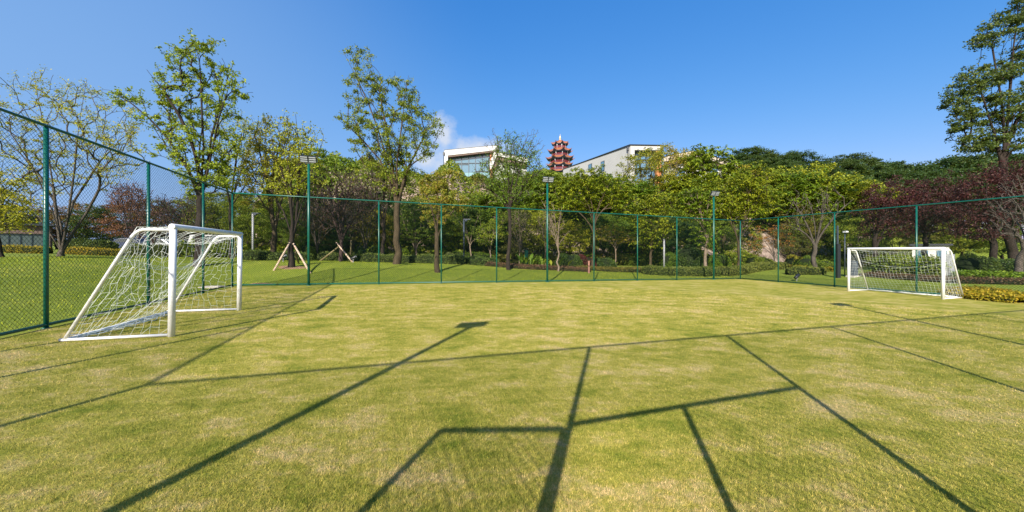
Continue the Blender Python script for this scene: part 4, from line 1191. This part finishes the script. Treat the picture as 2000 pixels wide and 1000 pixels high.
m = MB(); m.prism([P3(963, 328, Z1+.3), P3(971, 305, Z1+.3), P3(1028, 319, Z1+.3), P3(1028, 325, Z1+.3), P3(974, 312, Z1+.3), P3(968, 328, Z1+.3)], (0, .65, 0)); m.build('soffit', M['soffit'], e)
m = MB(); m.prism([low(P3(957.5, 0, Z1+.4)), low(P3(962, 0, Z1+.4)), P3(962, 328, Z1+.4), P3(957.5, 331, Z1+.4)], (0, .5, 0)); m.build('timber_column', M['wood'], e)
# grey building
e = empty('grey_rendered_building', (PT(1230, 350, 62).x, 62, G(PT(1230, 350, 62).x, 62))); ox, oy, oz = e.location
tag(e, 'pale grey plain building with a long side wall and two small windows', 'building')
c0 = P3(1231, 284, 60); c1 = P3(1100, 331, 84); c2 = P3(1292, 284.5, 60.3); c3 = c1+(c2-c0)
zz = c0.z
c0t, c1t, c2t, c3t = [Vector((c.x, c.y, z_)) for c, z_ in ((c0, zz), (c1, c1.z), (c2, c2.z), (c3, c1.z))]
m = MB(); b0 = len(m.v)
for c in (c0t, c1t, c3t, c2t): m.v.append((c.x, c.y, -1.5))
for c in (c0t, c1t, c3t, c2t): m.v.append(tuple(c))
for i in range(4):
    j = (i+1) % 4
    if i == 3:
        continue
    m.f.append([i, j, 4+j, 4+i]); m.m.append(0)
m.f.append([0, 3, 2, 1]); m.m.append(0); m.f.append([4, 5, 6, 7]); m.m.append(0)
m.build('wall', M['render'], e)
m = MB()
dirx = (c2t-c0t).normalized(); diry = (c1t-c0t).normalized()
def onfront(px, py, Z=60): return P3(px, py, Z)
# front frame (open box with recessed glazing)
fr = MB()
fr.prism([low(P3(1231.3, 0, 59.95), -1.5), low(P3(1239.5, 0, 59.95), -1.5), P3(1239.5, 293, 59.95), P3(1239.5, 284.4, 59.95), P3(1231.3, 284.4, 59.95)], (0, 1.5, 0))
fr.prism([P3(1239.6, 293, 59.95), P3(1296, 293.3, 59.95), P3(1296, 284.8, 59.95), P3(1239.6, 284.4, 59.95)], (0, 1.5, 0))
fr.build('frame', M['render'], e)
m = MB(); m.prism([low(P3(1238, 0, 61.2), -1.5), low(P3(1296, 0, 61.2), -1.5), P3(1296, 290, 61.2), P3(1238, 290, 61.2)], (0, .1, 0)); wn = m.build('window', M['glass'], e)
m = MB()
for q in (1240, 1251, 1262, 1273): p = P3(q, 292, 61.1); m.box((p.x, p.y, (p.z-1.5)/2), (.1, .12, p.z+1.5))
for py in (312, 330): p, q = P3(1240, py, 61.1), P3(1281, py, 61.1); m.box(((p.x+q.x)/2, p.y-.01, p.z), (q.x-p.x, .12, .1))
m.build('window_frame', M['mullion'], wn)
m = MB(); p, q = P3(1282, 293.4, 60.2), P3(1291, 293.4, 60.2); m.box(((p.x+q.x)/2, p.y+.3, (p.z-1.5)/2), (q.x-p.x, .8, p.z+1.5)); m.build('timber_column', M['wood'], e)
m = MB()   # dark roof edge along both walls
up_ = Vector((0, 0, .12)); ov = Vector((-.12, -.12, 0))
m.tube([c1t+up_*.5, c0t+up_*.5+ov], .11, 4); m.tube([c0t+up_*.5+ov, P3(1296, 284, 59.9)], .11, 4); m.build('roof', M['roof_dark'], e)
# side wall windows + downpipe, set on the wall plane
sn = Vector((diry.y, -diry.x, 0)); sn = sn if sn.x < 0 else -sn
def onside(px, py):
    # intersect view ray with side wall plane
    o_ = Vector((-ox, -oy, CZ-oz)); d_ = Vector(((px-1000)/F, 1, (HY-py)/F))
    t = (c0t-o_).dot(sn)/d_.dot(sn); return o_+d_*t
for (xa, xb, ya, yb) in ((1149.5, 1156.5, 322, 333), (1174, 1181, 316.5, 333)):
    a, b = onside(xa, ya), onside(xb, yb)
    m = MB(); w_ = Vector((b.x-a.x, b.y-a.y, 0)); h_ = a.z-b.z
    base = Vector((a.x, a.y, b.z))+sn*.03
    m.prism([base, base+w_, base+w_+Vector((0,0,h_)), base+Vector((0,0,h_))], sn*.05); wn = m.build('window', M['mullion'], e)
    m = MB(); i_ = w_*.14; base2 = base+sn*.052+i_+Vector((0,0,h_*.07))
    m.prism([base2, base2+w_*.72, base2+w_*.72+Vector((0,0,h_*.86)), base2+Vector((0,0,h_*.86))], sn*.03); m.build('pane', M['glass'], wn)
m = MB(); a = onside(1227.5, 292); m.tube([a+sn*.1, Vector((a.x, a.y, -1))+sn*.1], .07, 6); m.box(a+sn*.15+Vector((0,0,.1)), (.3, .3, .6)); m.build('downpipe', M['roof_dark'], e)
# beige gabled building
e = empty('beige_gabled_building', (PT(1360, 350, 68).x, 68, G(PT(1360, 350, 68).x, 68))); ox, oy, oz = e.location
tag(e, 'beige gabled building showing between trees right of the grey one', 'building')
Z2 = 63
m = MB(); m.prism([P3(1288, 318, Z2), P3(1289, 309, Z2), P3(1353, 295, Z2), P3(1442, 319, Z2), P3(1442, 328, Z2), P3(1352, 304, Z2)], (0, 9, 0)); m.build('roof_frame', M['beige'], e)
m = MB(); m.prism([P3(1288, 308.5, Z2-.05), P3(1353, 294.6, Z2-.05), P3(1443, 319, Z2-.05), P3(1443, 317.6, Z2-.05), P3(1353, 293.4, Z2-.05), P3(1288, 307.3, Z2-.05)], (0, 9.2, 0)); m.build('roof', M['roof_dark'], e)
m = MB(); m.prism([low(P3(1300, 0, Z2+1.2), -2), low(P3(1438, 0, Z2+1.2), -2), P3(1438, 327, Z2+1.2), P3(1352, 305, Z2+1.2), P3(1300, 316, Z2+1.2)], (0, 7.5, 0)); m.build('wall', M['white_render'], e)
m = MB(); m.prism([P3(1292, 320, Z2+.3), P3(1352, 305.5, Z2+.3), P3(1430, 326, Z2+.3), P3(1430, 331, Z2+.3), P3(1352, 311, Z2+.3), P3(1292, 326, Z2+.3)], (0, .8, 0)); m.build('soffit', M['soffit'], e)
m = MB(); 
for a, b in ((1318, 1338), (1388, 1402)): m.prism([P3(a, 345, Z2+1.05), P3(b, 345, Z2+1.05), P3(b, 328, Z2+1.05), P3(a, 328, Z2+1.05)], (0, .1, 0)); m.build('window', M['glass'], e); m = MB()
# far small roofed building
e = empty('far_roofed_building', (PT(700, 350, 66).x, 66, G(PT(700, 350, 66).x, 66))); ox, oy, oz = e.location
tag(e, 'small white roofed building half hidden behind trees left of the tallest lawn tree', 'building')
Z3 = 62
m = MB(); m.prism([P3(646, 358, Z3), P3(646, 352, Z3), P3(702, 336.5, Z3), P3(746, 347, Z3), P3(746, 355, Z3), P3(702, 345.5, Z3)], (0, 9, 0)); m.build('roof_frame', M['white_render'], e)
m = MB(); m.prism([P3(645, 351.7, Z3-.05), P3(702, 336.2, Z3-.05), P3(747, 346.8, Z3-.05), P3(747, 345.6, Z3-.05), P3(702, 335, Z3-.05), P3(645, 350.5, Z3-.05)], (0, 9.2, 0)); m.build('roof', M['roof_dark'], e)
m = MB(); m.prism([low(P3(655, 0, Z3+1), -3), low(P3(742, 0, Z3+1), -3), P3(742, 354, Z3+1), P3(702, 345.8, Z3+1), P3(655, 357, Z3+1)], (0, 7.5, 0)); m.build('wall', M['beige'], e)
m = MB(); m.prism([low(P3(704, 0, Z3+.5), -3), low(P3(709, 0, Z3+.5), -3), P3(709, 347.6, Z3+.5), P3(704, 346.6, Z3+.5)], (0, .4, 0)); m.build('timber_column', M['wood'], e)

# ------------------------------------------------------------------ pagoda
Zp_ = 150.0; s_px = Zp_/F
pc = PT(1094, 300, Zp_); gb = G(pc.x, pc.y)
e = empty('pagoda', (pc.x, pc.y, gb)); tag(e, 'tall orange roofed pagoda rising behind the trees in the centre', 'pagoda')
e.rotation_euler.z = math.radians(8)
def zpx(py): return CZ+(HY-py)*s_px-gb
NS = 8
def octo(r, z, rot=0, up=0): return [(r*math.cos(2*math.pi*(k+.5)/NS+rot), r*math.sin(2*math.pi*(k+.5)/NS+rot), z+up) for k in range(NS)]
def pag_roof(z_eave, z_top, r_eave, r_top, lift):
    m = MB(); rings = []
    sub = 4; nseg = NS*sub
    levels = [(r_eave, 0), (r_eave*.82+r_top*.18, .22), (r_eave*.55+r_top*.45, .5), (r_eave*.25+r_top*.75, .78), (r_top, 1)]
    for li, (rr, t) in enumerate(levels):
        for k in range(nseg):
            a = 2*math.pi*k/nseg; kk = (k % sub)/sub; corner = abs(kk-.5)*2  # 1 at corner
            fr_ = math.cos(math.pi/NS)/math.cos((kk-.5)*2*math.pi/NS)
            rad_ = rr*fr_*(1+.10*corner**4*(1-t))
            zz_ = z_eave+(z_top-z_eave)*t**1.3+lift*corner**3*(1-t)**2
            m.v.append((rad_*math.cos(a), rad_*math.sin(a), zz_))
    for li in range(len(levels)-1):
        for k in range(nseg):
            k2 = (k+1) % nseg
            m.f.append([li*nseg+k, li*nseg+k2, (li+1)*nseg+k2, (li+1)*nseg+k]); m.m.append(0)
    b = len(m.v)
    for rr, dz in ((r_eave*.985, -.14), (r_top*.9, -.30)):   # underside
        for k in range(nseg):
            a = 2*math.pi*k/nseg; kk = (k % sub)/sub; corner = abs(kk-.5)*2
            fr_ = math.cos(math.pi/NS)/math.cos((kk-.5)*2*math.pi/NS)
            m.v.append((rr*fr_*math.cos(a), rr*fr_*math.sin(a), z_eave+dz+(lift*corner**3 if rr > r_top else 0)))
    for k in range(nseg):
        k2 = (k+1) % nseg
        m.f.append([b+k2, b+k, b+nseg+k, b+nseg+k2]); m.m.append(1)
        m.f.append([k2, k, b+k, b+k2]); m.m.append(1)
    return m
tiers = [(283.5, 273.5, 3.5, .15, 2.6), (298, 291.5, 4.8, 2.9, 3.5), (312.5, 306.7, 5.6, 3.7, 4.2), (325.5, 321, 5.3, 4.3, 4.3), (339, 334, 6.0, 4.2, 4.6), (354, 346, 6.6, 4.6, 5.0), (370, 361, 7.0, 5.0, 5.4)]
for i, (ye, yt, re, rt, rb) in enumerate(tiers):
    rm = pag_roof(zpx(ye), zpx(yt), re, rt, .75)
    ro = rm.build('roof', [M['tile'], M['blue_wall']], e)
    rg = MB()
    for k in range(NS):
        a = 2*math.pi*k/NS
        pts = []
        for t in np.linspace(0, 1, 6):
            rr = re*(1-t)+rt*t; corner = 1
            pts.append((rr*(1+.10*(1-t))*math.cos(a), rr*(1+.10*(1-t))*math.sin(a), zpx(ye)+(zpx(yt)-zpx(ye))*t**1.15+.75*(1-t)**2+.08))
        pts[0] = (pts[0][0]*1.04, pts[0][1]*1.04, pts[0][2]+.25)
        rg.tube(pts, .10, 5)
    rg.build('ridge', M['tile'], ro)
    ybot = tiers[i+1][1] if i+1 < len(tiers) else ye+12
    m = MB(); m.prism(octo(rb*.80, zpx(ybot)-.2, math.pi/8), (0, 0, zpx(ye)-zpx(ybot)+.25)); m.build('wall', M['blue_wall'], e)
    for k in range(NS):
        m = MB(); a = 2*math.pi*k/NS; r2 = rb*.97
        m.tube([(r2*math.cos(a), r2*math.sin(a), zpx(ybot)-.1), (r2*math.cos(a), r2*math.sin(a), zpx(ye)+.1)], .17, 6)
        m.build('column', M['pag_white'], e)
    m = MB()
    for k in range(NS):
        a, a2 = 2*math.pi*k/NS, 2*math.pi*(k+1)/NS; r2 = rb*1.03
        zb_ = zpx(ybot)+.1
        p, q = Vector((r2*math.cos(a), r2*math.sin(a), 0)), Vector((r2*math.cos(a2), r2*math.sin(a2), 0))
        for h_, rr in ((.8, .07), (.42, .04), (.15, .06)): m.tube([(p.x, p.y, zb_+h_), (q.x, q.y, zb_+h_)], rr, 4)
        for t in np.linspace(0, 1, 7): c = p.lerp(q, t); m.box((c.x, c.y, zb_+.42), (.1, .1, .8))
    m.build('railing', M['red'], e)
m = MB(); zt_ = zpx(273.5)
m.lathe([(.32, -.2), (.4, 0), (.25, .25), (.45, .5), (.42, .95), (.2, 1.15), (.3, 1.35), (.14, 1.6), (.07, 2.1), (.01, 2.5)], 12, (0, 0, zt_)); m.build('finial', M['gold_metal'], e, True)

# ------------------------------------------------------------------ small built things
def props(pos, poles, label):
    """timber props: list of (px_foot, py_foot, px_top, py_top, dz) leaning on the trunk"""
    for (fx, fz_, tx, ty, dy, mat, lab) in poles:
        x, y = pos; yy = y+dy
        foot = Vector(((fx-1000)/F*yy, yy, 0)); foot.z = G(foot.x, foot.y)
        top = PT(tx, ty, y+.12*(1 if dy > 0 else -1))
        e = empty('timber_prop', foot); tag(e, lab, 'prop', 'timber props holding up trees')
        m = MB(); m.tube([(0, 0, -.05), tuple(top-foot)], [.055, .045], 9); m.build('pole', M[mat], e, True)
        d = (top-foot).normalized(); c = (top-foot)*.93
        m = MB(); m.tube([tuple(c), tuple(c+d*.07)], .058, 9); m.build('tie_band', M['black'], e, True)
pp = atW(569, 5.0)
props(pp, [(534, 0, 566, 474, -1.0, 'stake', 'pale timber prop slanting to the left of the propped tree'), (607, 0, 573, 476, -1.0, 'stake', 'pale timber prop slanting to the right of the propped tree'), (584, 0, 576, 492, 1.3, 'stake_dark', 'olive brown timber prop behind the propped tree')], '')
pp = atW(666, 9)
props(pp, [(690, 0, 657, 474, -.9, 'stake', 'pinkish timber prop slanting right below the bare tree'), (624, 0, 664, 480, -.3, 'stake_dark', 'dark timber prop slanting left below the bare tree'), (684, 0, 686, 470, .8, 'stake_dark', 'upright thin stake right of the bare tree')], '')
def lamp_post(pos, ytop, r, mat, label, arm=0.0, head=True, box=False):
    x, y = pos; z = G(x, y); H = zt(ytop, y)-z
    e = empty('lamp_post', (x, y, z)); tag(e, label, 'lamp post')
    m = MB(); m.tube([(0,0,-.2), (0,0,H)], r, 12); m.tube([(0,0,-.01),(0,0,.05)], r*2, 12); m.build('pole', M[mat], e, True)
    if head:
        m = MB(); m.box((arm/2+.05, 0, H-.02), (abs(arm)+.2, .18, .07)); m.tube([(arm*.5, 0, H-.16), (arm*.5, 0, H-.05)], .1, 12); m.build('lamp_head', M['darkblue_metal'], e, bevel=.01)
    return e
lamp_post(atW(494, 12), 416, .07, 'grey_metal', 'grey lamp post far behind the far left fence corner', .35)
lamp_post(atW(906, 8.6), 428, .06, 'darkblue_metal', 'dark blue lamp post right of the thick reddish trunk', .35)
lamp_post(atW(1297, 8), 466, .075, 'grey_metal', 'plain grey post standing behind the glossy hedge', 0, False)
# black column light and small camera
x, y = atZ(1637, 22.5); z = G(x, y); e = empty('column_light', (x, y, z)); tag(e, 'tall black flat column light left of the right goal', 'lamp post')
m = MB(); m.box((0, 0, 1.0), (.20, .16, 2.2)); m.build('housing', M['black'], e, bevel=.01)
m = MB(); m.box((-.04, 0, 2.65), (.07, .08, 1.2)); m.build('mast', M['darkblue_metal'], e, bevel=.005)
x, y = atZ(1650, 23.5); z = G(x, y); H = zt(453, y)-z; e = empty('security_camera', (x, y, z)); tag(e, 'small white camera on a thin pole left of the right goal', 'camera')
m = MB(); m.tube([(0,0,-.1), (0,0,H)], .03, 8); m.build('pole', M['darkblue_metal'], e, True)
m = MB(); m.box((-.02, -.06, H), (.12, .26, .11)); m.tube([(-.02,-.19,H), (-.02,-.24,H)], .045, 10); m.build('camera_body', M['white_metal'], e, bevel=.01)
# bollard, bin, cabinets
x, y = atW(1150, 4.6); z = G(x, y); e = empty('bollard', (x, y, z)); tag(e, 'brown square bollard at the lawn edge between fence posts', 'bollard')
m = MB(); m.box((0, 0, .38), (.11, .11, .9)); m.build('post', M['bollard'], e, bevel=.01)
m = MB(); m.box((0, 0, .845), (.125, .125, .03)); m.build('cap', M['bollard'], e, bevel=.005)
def cabinet(pos, w, h, d, mat, label, name='utility_cabinet'):
    x, y = pos; e = empty(name, (x, y, G(x, y)), ang); tag(e, label, 'cabinet')
    m = MB(); m.box((0, 0, h/2+.05), (w, d, h)); m.build('housing', M[mat], e, bevel=.015)
    m = MB(); m.box((0, -d/2-.008, h/2+.05), (w*.84, .014, h*.84)); dr = m.build('door', M[mat], e, bevel=.004)
    m = MB(); m.box((w*.3, -d/2-.03, h/2+.05), (.03, .04, .14)); m.build('handle', M['black'], dr)
    m = MB(); m.box((0, 0, .03), (w+.08, d+.08, .1)); m.build('plinth', M['concrete'], e)
cabinet(atZ(1665, 22.5), .45, .95, .35, 'darkblue_metal', 'dark blue cabinet seen through the left side of the right goal')
cabinet(atZ(1851, 22), .55, 1.35, .4, 'grey_metal', 'grey cabinet behind the right post of the right goal')
cabinet(atW(1028, 9.5), .25, 1.25, .2, 'green_plastic', 'green upright cabinet beside the banana like plant')
# ground spotlights
for pos, lab in ((atZ(1556, 22.3), 'dark garden spotlight in front of the clipped hedge right of the far corner'), (atW(553, 7), 'dark garden spotlight left of the propped trunk'), (atW(690, 7.4), 'dark garden spotlight at the foot of the slanting prop')):
    x, y = pos; e = empty('garden_spotlight', (x, y, G(x, y)), .4); tag(e, lab, 'spotlight')
    m = MB(); m.tube([(0,0,-.05), (0,0,.2)], .022, 8); m.box((0,0,.19), (.06,.12,.05)); m.build('spike', M['grey_metal'], e)
    m = MB(); m.tube([(-.17,0,.2), (-.15,0,.21), (.14,0,.36), (.17,0,.375)], [.05,.085,.1,.1], 14); h = m.build('lamp_head', M['black'], e, True)
    m = MB(); m.tube([(.168,0,.374), (.185,0,.383)], .085, 14); m.build('lens', M['lamp_face'], h, True)
# drain slab on the left lawn, soil patch
x, y = atZ(414, 14.5); e = empty('drain_cover', (x, y, G(x, y)+.02), .3); tag(e, 'pale flat slab set in the lawn behind the near goal', 'drain cover')
m = MB(); m.box((0,0,0), (.75,.5,.07)); sl = m.build('slab', M['concrete'], e, bevel=.01)
m = MB(); m.box((0,0,.04), (.55,.32,.02)); m.build('lid', M['concrete'], e, bevel=.004)
def soil_patch(pos, rx, ry, label):
    x, y = pos; e = MB(); n = 28; rl = random.Random(int(x*10))
    ctr = (0, 0, .03); e.v.append(ctr)
    for ring, kf in ((.5, .028), (1, -.02)):
        for k in range(n):
            a = 6.2832*k/n; rr = ring*(1+.12*math.sin(a*3+x)+.07*math.sin(a*7)+rl.uniform(-.04,.04))
            xx, yy = rx*rr*math.cos(a), ry*rr*math.sin(a); e.v.append((xx, yy, G(x+xx, y+yy)-G(x, y)+kf))
    for k in range(n):
        k2 = (k+1) % n
        e.f.append([0, 1+k, 1+k2]); e.m.append(0); e.f.append([1+k, 1+n+k, 1+n+k2, 1+k2]); e.m.append(0)
    o = e.build('bare_soil_patch', M['soil']); o.location = (x, y, G(x, y)); tag(o, label, 'soil')
soil_patch(atW(569, 5.0), .95, .6, 'bare soil ring at the foot of the propped tree')
soil_patch(atW(513, .9), .75, .3, 'brown bare patch in the lawn beside the far left fence corner')
# stone kiosk
x, y = atZ(43, 40); z = G(x, y); e = empty('stone_kiosk', (x, y, z), .85); tag(e, 'small brown stone kiosk with glazed front at the far left', 'building')
hk = zt(441, 40)-z; gw = 4.0
m = MB(); m.box((0, .1, hk-.45), (gw, 3.0, .9)); m.box((-gw/2+.12, .1, (hk-.9)/2), (.24, 3.0, hk-.9)); m.box((gw/2-.12, .1, (hk-.9)/2), (.24, 3.0, hk-.9)); m.box((0, 1.5, (hk-.9)/2), (gw-.5, .15, hk-.9)); m.build('wall', M['brick'], e)
m = MB(); m.box((-.2, 0, hk+.1), (gw+1.0, 3.6, .2)); m.build('roof', M['roof_dark'], e)
m = MB(); m.box((0, -1.2, (hk-.9)/2), (gw-.5, .04, hk-.92)); w_ = m.build('window', M['kiosk_glass'], e)
m = MB()
for t in (-1.5, -.75, 0, .75, 1.5): m.box((t, -1.24, (hk-.9)/2), (.06, .06, hk-.92))
m.build('window_frame', M['mullion'], w_)
# distant white houses behind right goal and far left
def house(pos, w, ytop, label, mat='white_render'):
    x, y = pos; z = G(x, y); H = max(2.5, zt(ytop, y)-z); e = empty('distant_house', (x, y, z)); tag(e, label, 'building')
    e.rotation_euler.z = -math.atan2(x, y)
    m = MB(); m.box((0, 0, H/2-.3), (w, 4, H+.6)); m.build('wall', M[mat], e)
    m = MB(); m.box((0, 0, H+.1), (w+.5, 4.5, .2)); m.build('roof', M['roof_dark'], e)
    for k in range(int(w/1.3)):
        m = MB(); m.box((-w/2+.8+1.3*k, -2.02, H*.6), (.7, .06, H*.4)); m.build('window', M['glass'], e)
house(atZ(1817, 40), 2.6, 482, 'white house glimpsed through the right goal mouth')
# parked vehicles behind the low hedge on the left
def car(pos, rz, mat, label, van=False):
    x, y = pos; e = empty('parked_van' if van else 'parked_car', (x, y, G(x, y)), rz); tag(e, label, 'van' if van else 'car', 'vehicles parked behind the low hedge')
    if van: prof = [(-2.3,.35),(2.3,.35),(2.35,.9),(1.9,1.15),(1.45,1.95),(-2.2,1.98),(-2.35,1.2)]; gl = [(-1.9,1.25),(1.65,1.25),(1.38,1.85),(-1.9,1.85)]
    else: prof = [(-2.1,.3),(2.1,.3),(2.15,.7),(1.95,.85),(1.1,.95),(.45,1.42),(-.9,1.45),(-1.7,1.0),(-2.1,.92)]; gl = [(-1.45,1.0),(.95,.98),(.4,1.37),(-.85,1.39)]
    m = MB(); m.prism([(a, -.85, b) for a, b in prof], (0, 1.7, 0)); m.build('body', M[mat], e, bevel=.06)
    m = MB(); m.prism([(a, -.862, b) for a, b in gl], (0, 1.724, 0)); m.build('window', M['car_glass'], e)
    for sx in (-1.3, 1.3):
        for sy in (-.8, .8):
            m = MB(); m.tube([(sx, sy-.1, .33), (sx, sy+.1, .33)], .33, 18); w_ = m.build('wheel', M['tyre'], e, True)
            m = MB(); m.tube([(sx, sy-.115, .33), (sx, sy+.115, .33)], .2, 12); m.build('rim', M['car_silver'], w_, True)
    for sy in (-.6, .6):
        m = MB(); m.box((2.12 if not van else 2.32, sy, .72), (.08, .3, .13)); m.build('headlight', M['lamp_face'], e, bevel=.01)
car(atZ(262, 42), .2, 'car_blue', 'dark blue car parked behind the hedge nearest the left side frame of the goal')
car(atZ(320, 42), .1, 'car_silver', 'silver grey car parked behind the hedge seen inside the near goal')
car(atZ(372, 43), .15, 'car_black', 'black car parked behind the hedge beside the tallest left trunk')
car(atZ(425, 40), .2, 'car_white', 'white van parked behind the hedge right of the tallest left trunk', True)

# ------------------------------------------------------------------ camera, light, sky
cam = bpy.data.cameras.new('camera'); co = bpy.data.objects.new('camera', cam); COL.objects.link(co)
co.location = (0, 0, CZ); co.rotation_euler = (math.radians(90), 0, 0)
cam.sensor_width = 36; cam.lens = F/2000*36; cam.shift_y = -.005; cam.clip_start = .05; cam.clip_end = 6000
SC.camera = co
EL = math.radians(31.0); az = math.atan2(-.269, -.963)   # azimuth from +Y toward +X
sd = Vector((math.sin(az)*math.cos(EL), math.cos(az)*math.cos(EL), math.sin(EL)))
sun = bpy.data.lights.new('sun', 'SUN'); so = bpy.data.objects.new('sun', sun); COL.objects.link(so)
sun.energy = 5.0; sun.angle = math.radians(.53); sun.color = (1, .93, .82)
so.rotation_euler = sd.to_track_quat('Z', 'Y').to_euler(); so.location = sd*50
w = bpy.data.worlds.new('World'); SC.world = w; w.use_nodes = True; nt = w.node_tree; nt.nodes.clear()
out = nt.nodes.new('ShaderNodeOutputWorld'); bg = nt.nodes.new('ShaderNodeBackground'); sky = nt.nodes.new('ShaderNodeTexSky')
sky.sky_type = 'NISHITA'; sky.sun_disc = False; sky.sun_elevation = EL; sky.sun_rotation = az % (2*math.pi)
sky.air_density = 1.0; sky.dust_density = 1.2; sky.ozone_density = 3.0; sky.altitude = 200
bg.inputs[1].default_value = .10
# cumulus in a fixed compass direction
geo = nt.nodes.new('ShaderNodeTexCoord')
def vdir(px, py): v = Vector(((px-1000)/F, 1, (HY-py)/F)); return v.normalized()
n1 = noise(nt, 9, 8, .6, geo.outputs['Generated'])
tot = None
for (px, py, rx, ry, st) in ((925, 298, 88, 48, 1.05), (868, 262, 40, 42, 1.0), (840, 315, 80, 55, 1.0)):
    d = vdir(px, py)
    sub = nt.nodes.new('ShaderNodeVectorMath'); sub.operation = 'SUBTRACT'; nt.links.new(geo.outputs['Generated'], sub.inputs[0]); sub.inputs[1].default_value = d
    sc_ = nt.nodes.new('ShaderNodeVectorMath'); sc_.operation = 'MULTIPLY'; nt.links.new(sub.outputs[0], sc_.inputs[0]); sc_.inputs[1].default_value = (F/rx, F/rx*.2, F/ry)
    ln = nt.nodes.new('ShaderNodeVectorMath'); ln.operation = 'LENGTH'; nt.links.new(sc_.outputs[0], ln.inputs[0])
    mr = nt.nodes.new('ShaderNodeMapRange'); mr.inputs[1].default_value = 1.5; mr.inputs[2].default_value = 0; mr.inputs[3].default_value = 0; mr.inputs[4].default_value = st
    nt.links.new(ln.outputs['Value'], mr.inputs[0])
    if tot is None: tot = mr.outputs[0]
    else:
        mxm = nt.nodes.new('ShaderNodeMath'); mxm.operation = 'MAXIMUM'; nt.links.new(tot, mxm.inputs[0]); nt.links.new(mr.outputs[0], mxm.inputs[1]); tot = mxm.outputs[0]
ad = nt.nodes.new('ShaderNodeMath'); ad.operation = 'MULTIPLY_ADD'; nt.links.new(n1.outputs['Fac'], ad.inputs[0]); ad.inputs[1].default_value = 1.7; 
sb = nt.nodes.new('ShaderNodeMath'); sb.operation = 'ADD'; nt.links.new(tot, sb.inputs[0]); sb.inputs[1].default_value = -1.25
nt.links.new(sb.outputs[0], ad.inputs[2])
mk = nt.nodes.new('ShaderNodeMath'); mk.operation = 'MULTIPLY'; mk.use_clamp = True
cl = ramp(nt, [(.0, (0,0,0)), (.45, (.85,.85,.85))]); nt.links.new(ad.outputs[0], cl.inputs[0])
cloudc = (4.3, 4.6, 5.2)
SKYC = sky.outputs[0]
SKYC = mixc(nt, 1.0, SKYC, (.80, 1.0, 1.30), 'MULTIPLY')
# grade of the clear sky, channel by channel (deep blue overhead, paler towards the horizon)
sepc = nt.nodes.new('ShaderNodeSeparateColor'); nt.links.new(SKYC, sepc.inputs[0]); comb = nt.nodes.new('ShaderNodeCombineColor')
KX = .1717
for i, (T, Mv, g) in enumerate(((.058, .122, 1.55), (.258, .266, .78), (.723, .658, .45))):
    a = nt.nodes.new('ShaderNodeMath'); a.operation = 'MULTIPLY'; a.inputs[1].default_value = KX/Mv; nt.links.new(sepc.outputs[i], a.inputs[0])
    b_ = nt.nodes.new('ShaderNodeMath'); b_.operation = 'POWER'; b_.inputs[1].default_value = g; nt.links.new(a.outputs[0], b_.inputs[0])
    c_ = nt.nodes.new('ShaderNodeMath'); c_.operation = 'MULTIPLY'; c_.inputs[1].default_value = T/KX; nt.links.new(b_.outputs[0], c_.inputs[0])
    d_ = nt.nodes.new('ShaderNodeMath'); d_.operation = 'MINIMUM'; d_.inputs[1].default_value = 7.5; nt.links.new(c_.outputs[0], d_.inputs[0]); nt.links.new(d_.outputs[0], comb.inputs[i])
# paler haze towards the west (left of the view, nearer the sun's side)
dt_ = nt.nodes.new('ShaderNodeVectorMath'); dt_.operation = 'DOT_PRODUCT'; nt.links.new(geo.outputs['Generated'], dt_.inputs[0]); dt_.inputs[1].default_value = Vector((-1, .45, -.15)).normalized()
mh = nt.nodes.new('ShaderNodeMapRange'); mh.interpolation_type = 'SMOOTHSTEP'; mh.inputs[1].default_value = .30; mh.inputs[2].default_value = 1.05; mh.inputs[3].default_value = 0; mh.inputs[4].default_value = .72; nt.links.new(dt_.outputs['Value'], mh.inputs[0])
hazed = mixc(nt, mh.outputs[0], comb.outputs[0], (1.72, 2.9, 4.9))
mixs = mixc(nt, cl.outputs[0], hazed, cloudc)
nt.links.new(mixs, bg.inputs[0]); nt.links.new(bg.outputs[0], out.inputs[0])
SC.view_settings.view_transform = 'Standard'; SC.view_settings.look = 'None'; SC.view_settings.gamma = 1.0
SC.view_settings.exposure = .78
SC.render.engine = 'CYCLES'
SC.cycles.max_bounces = 6; SC.cycles.transparent_max_bounces = 8
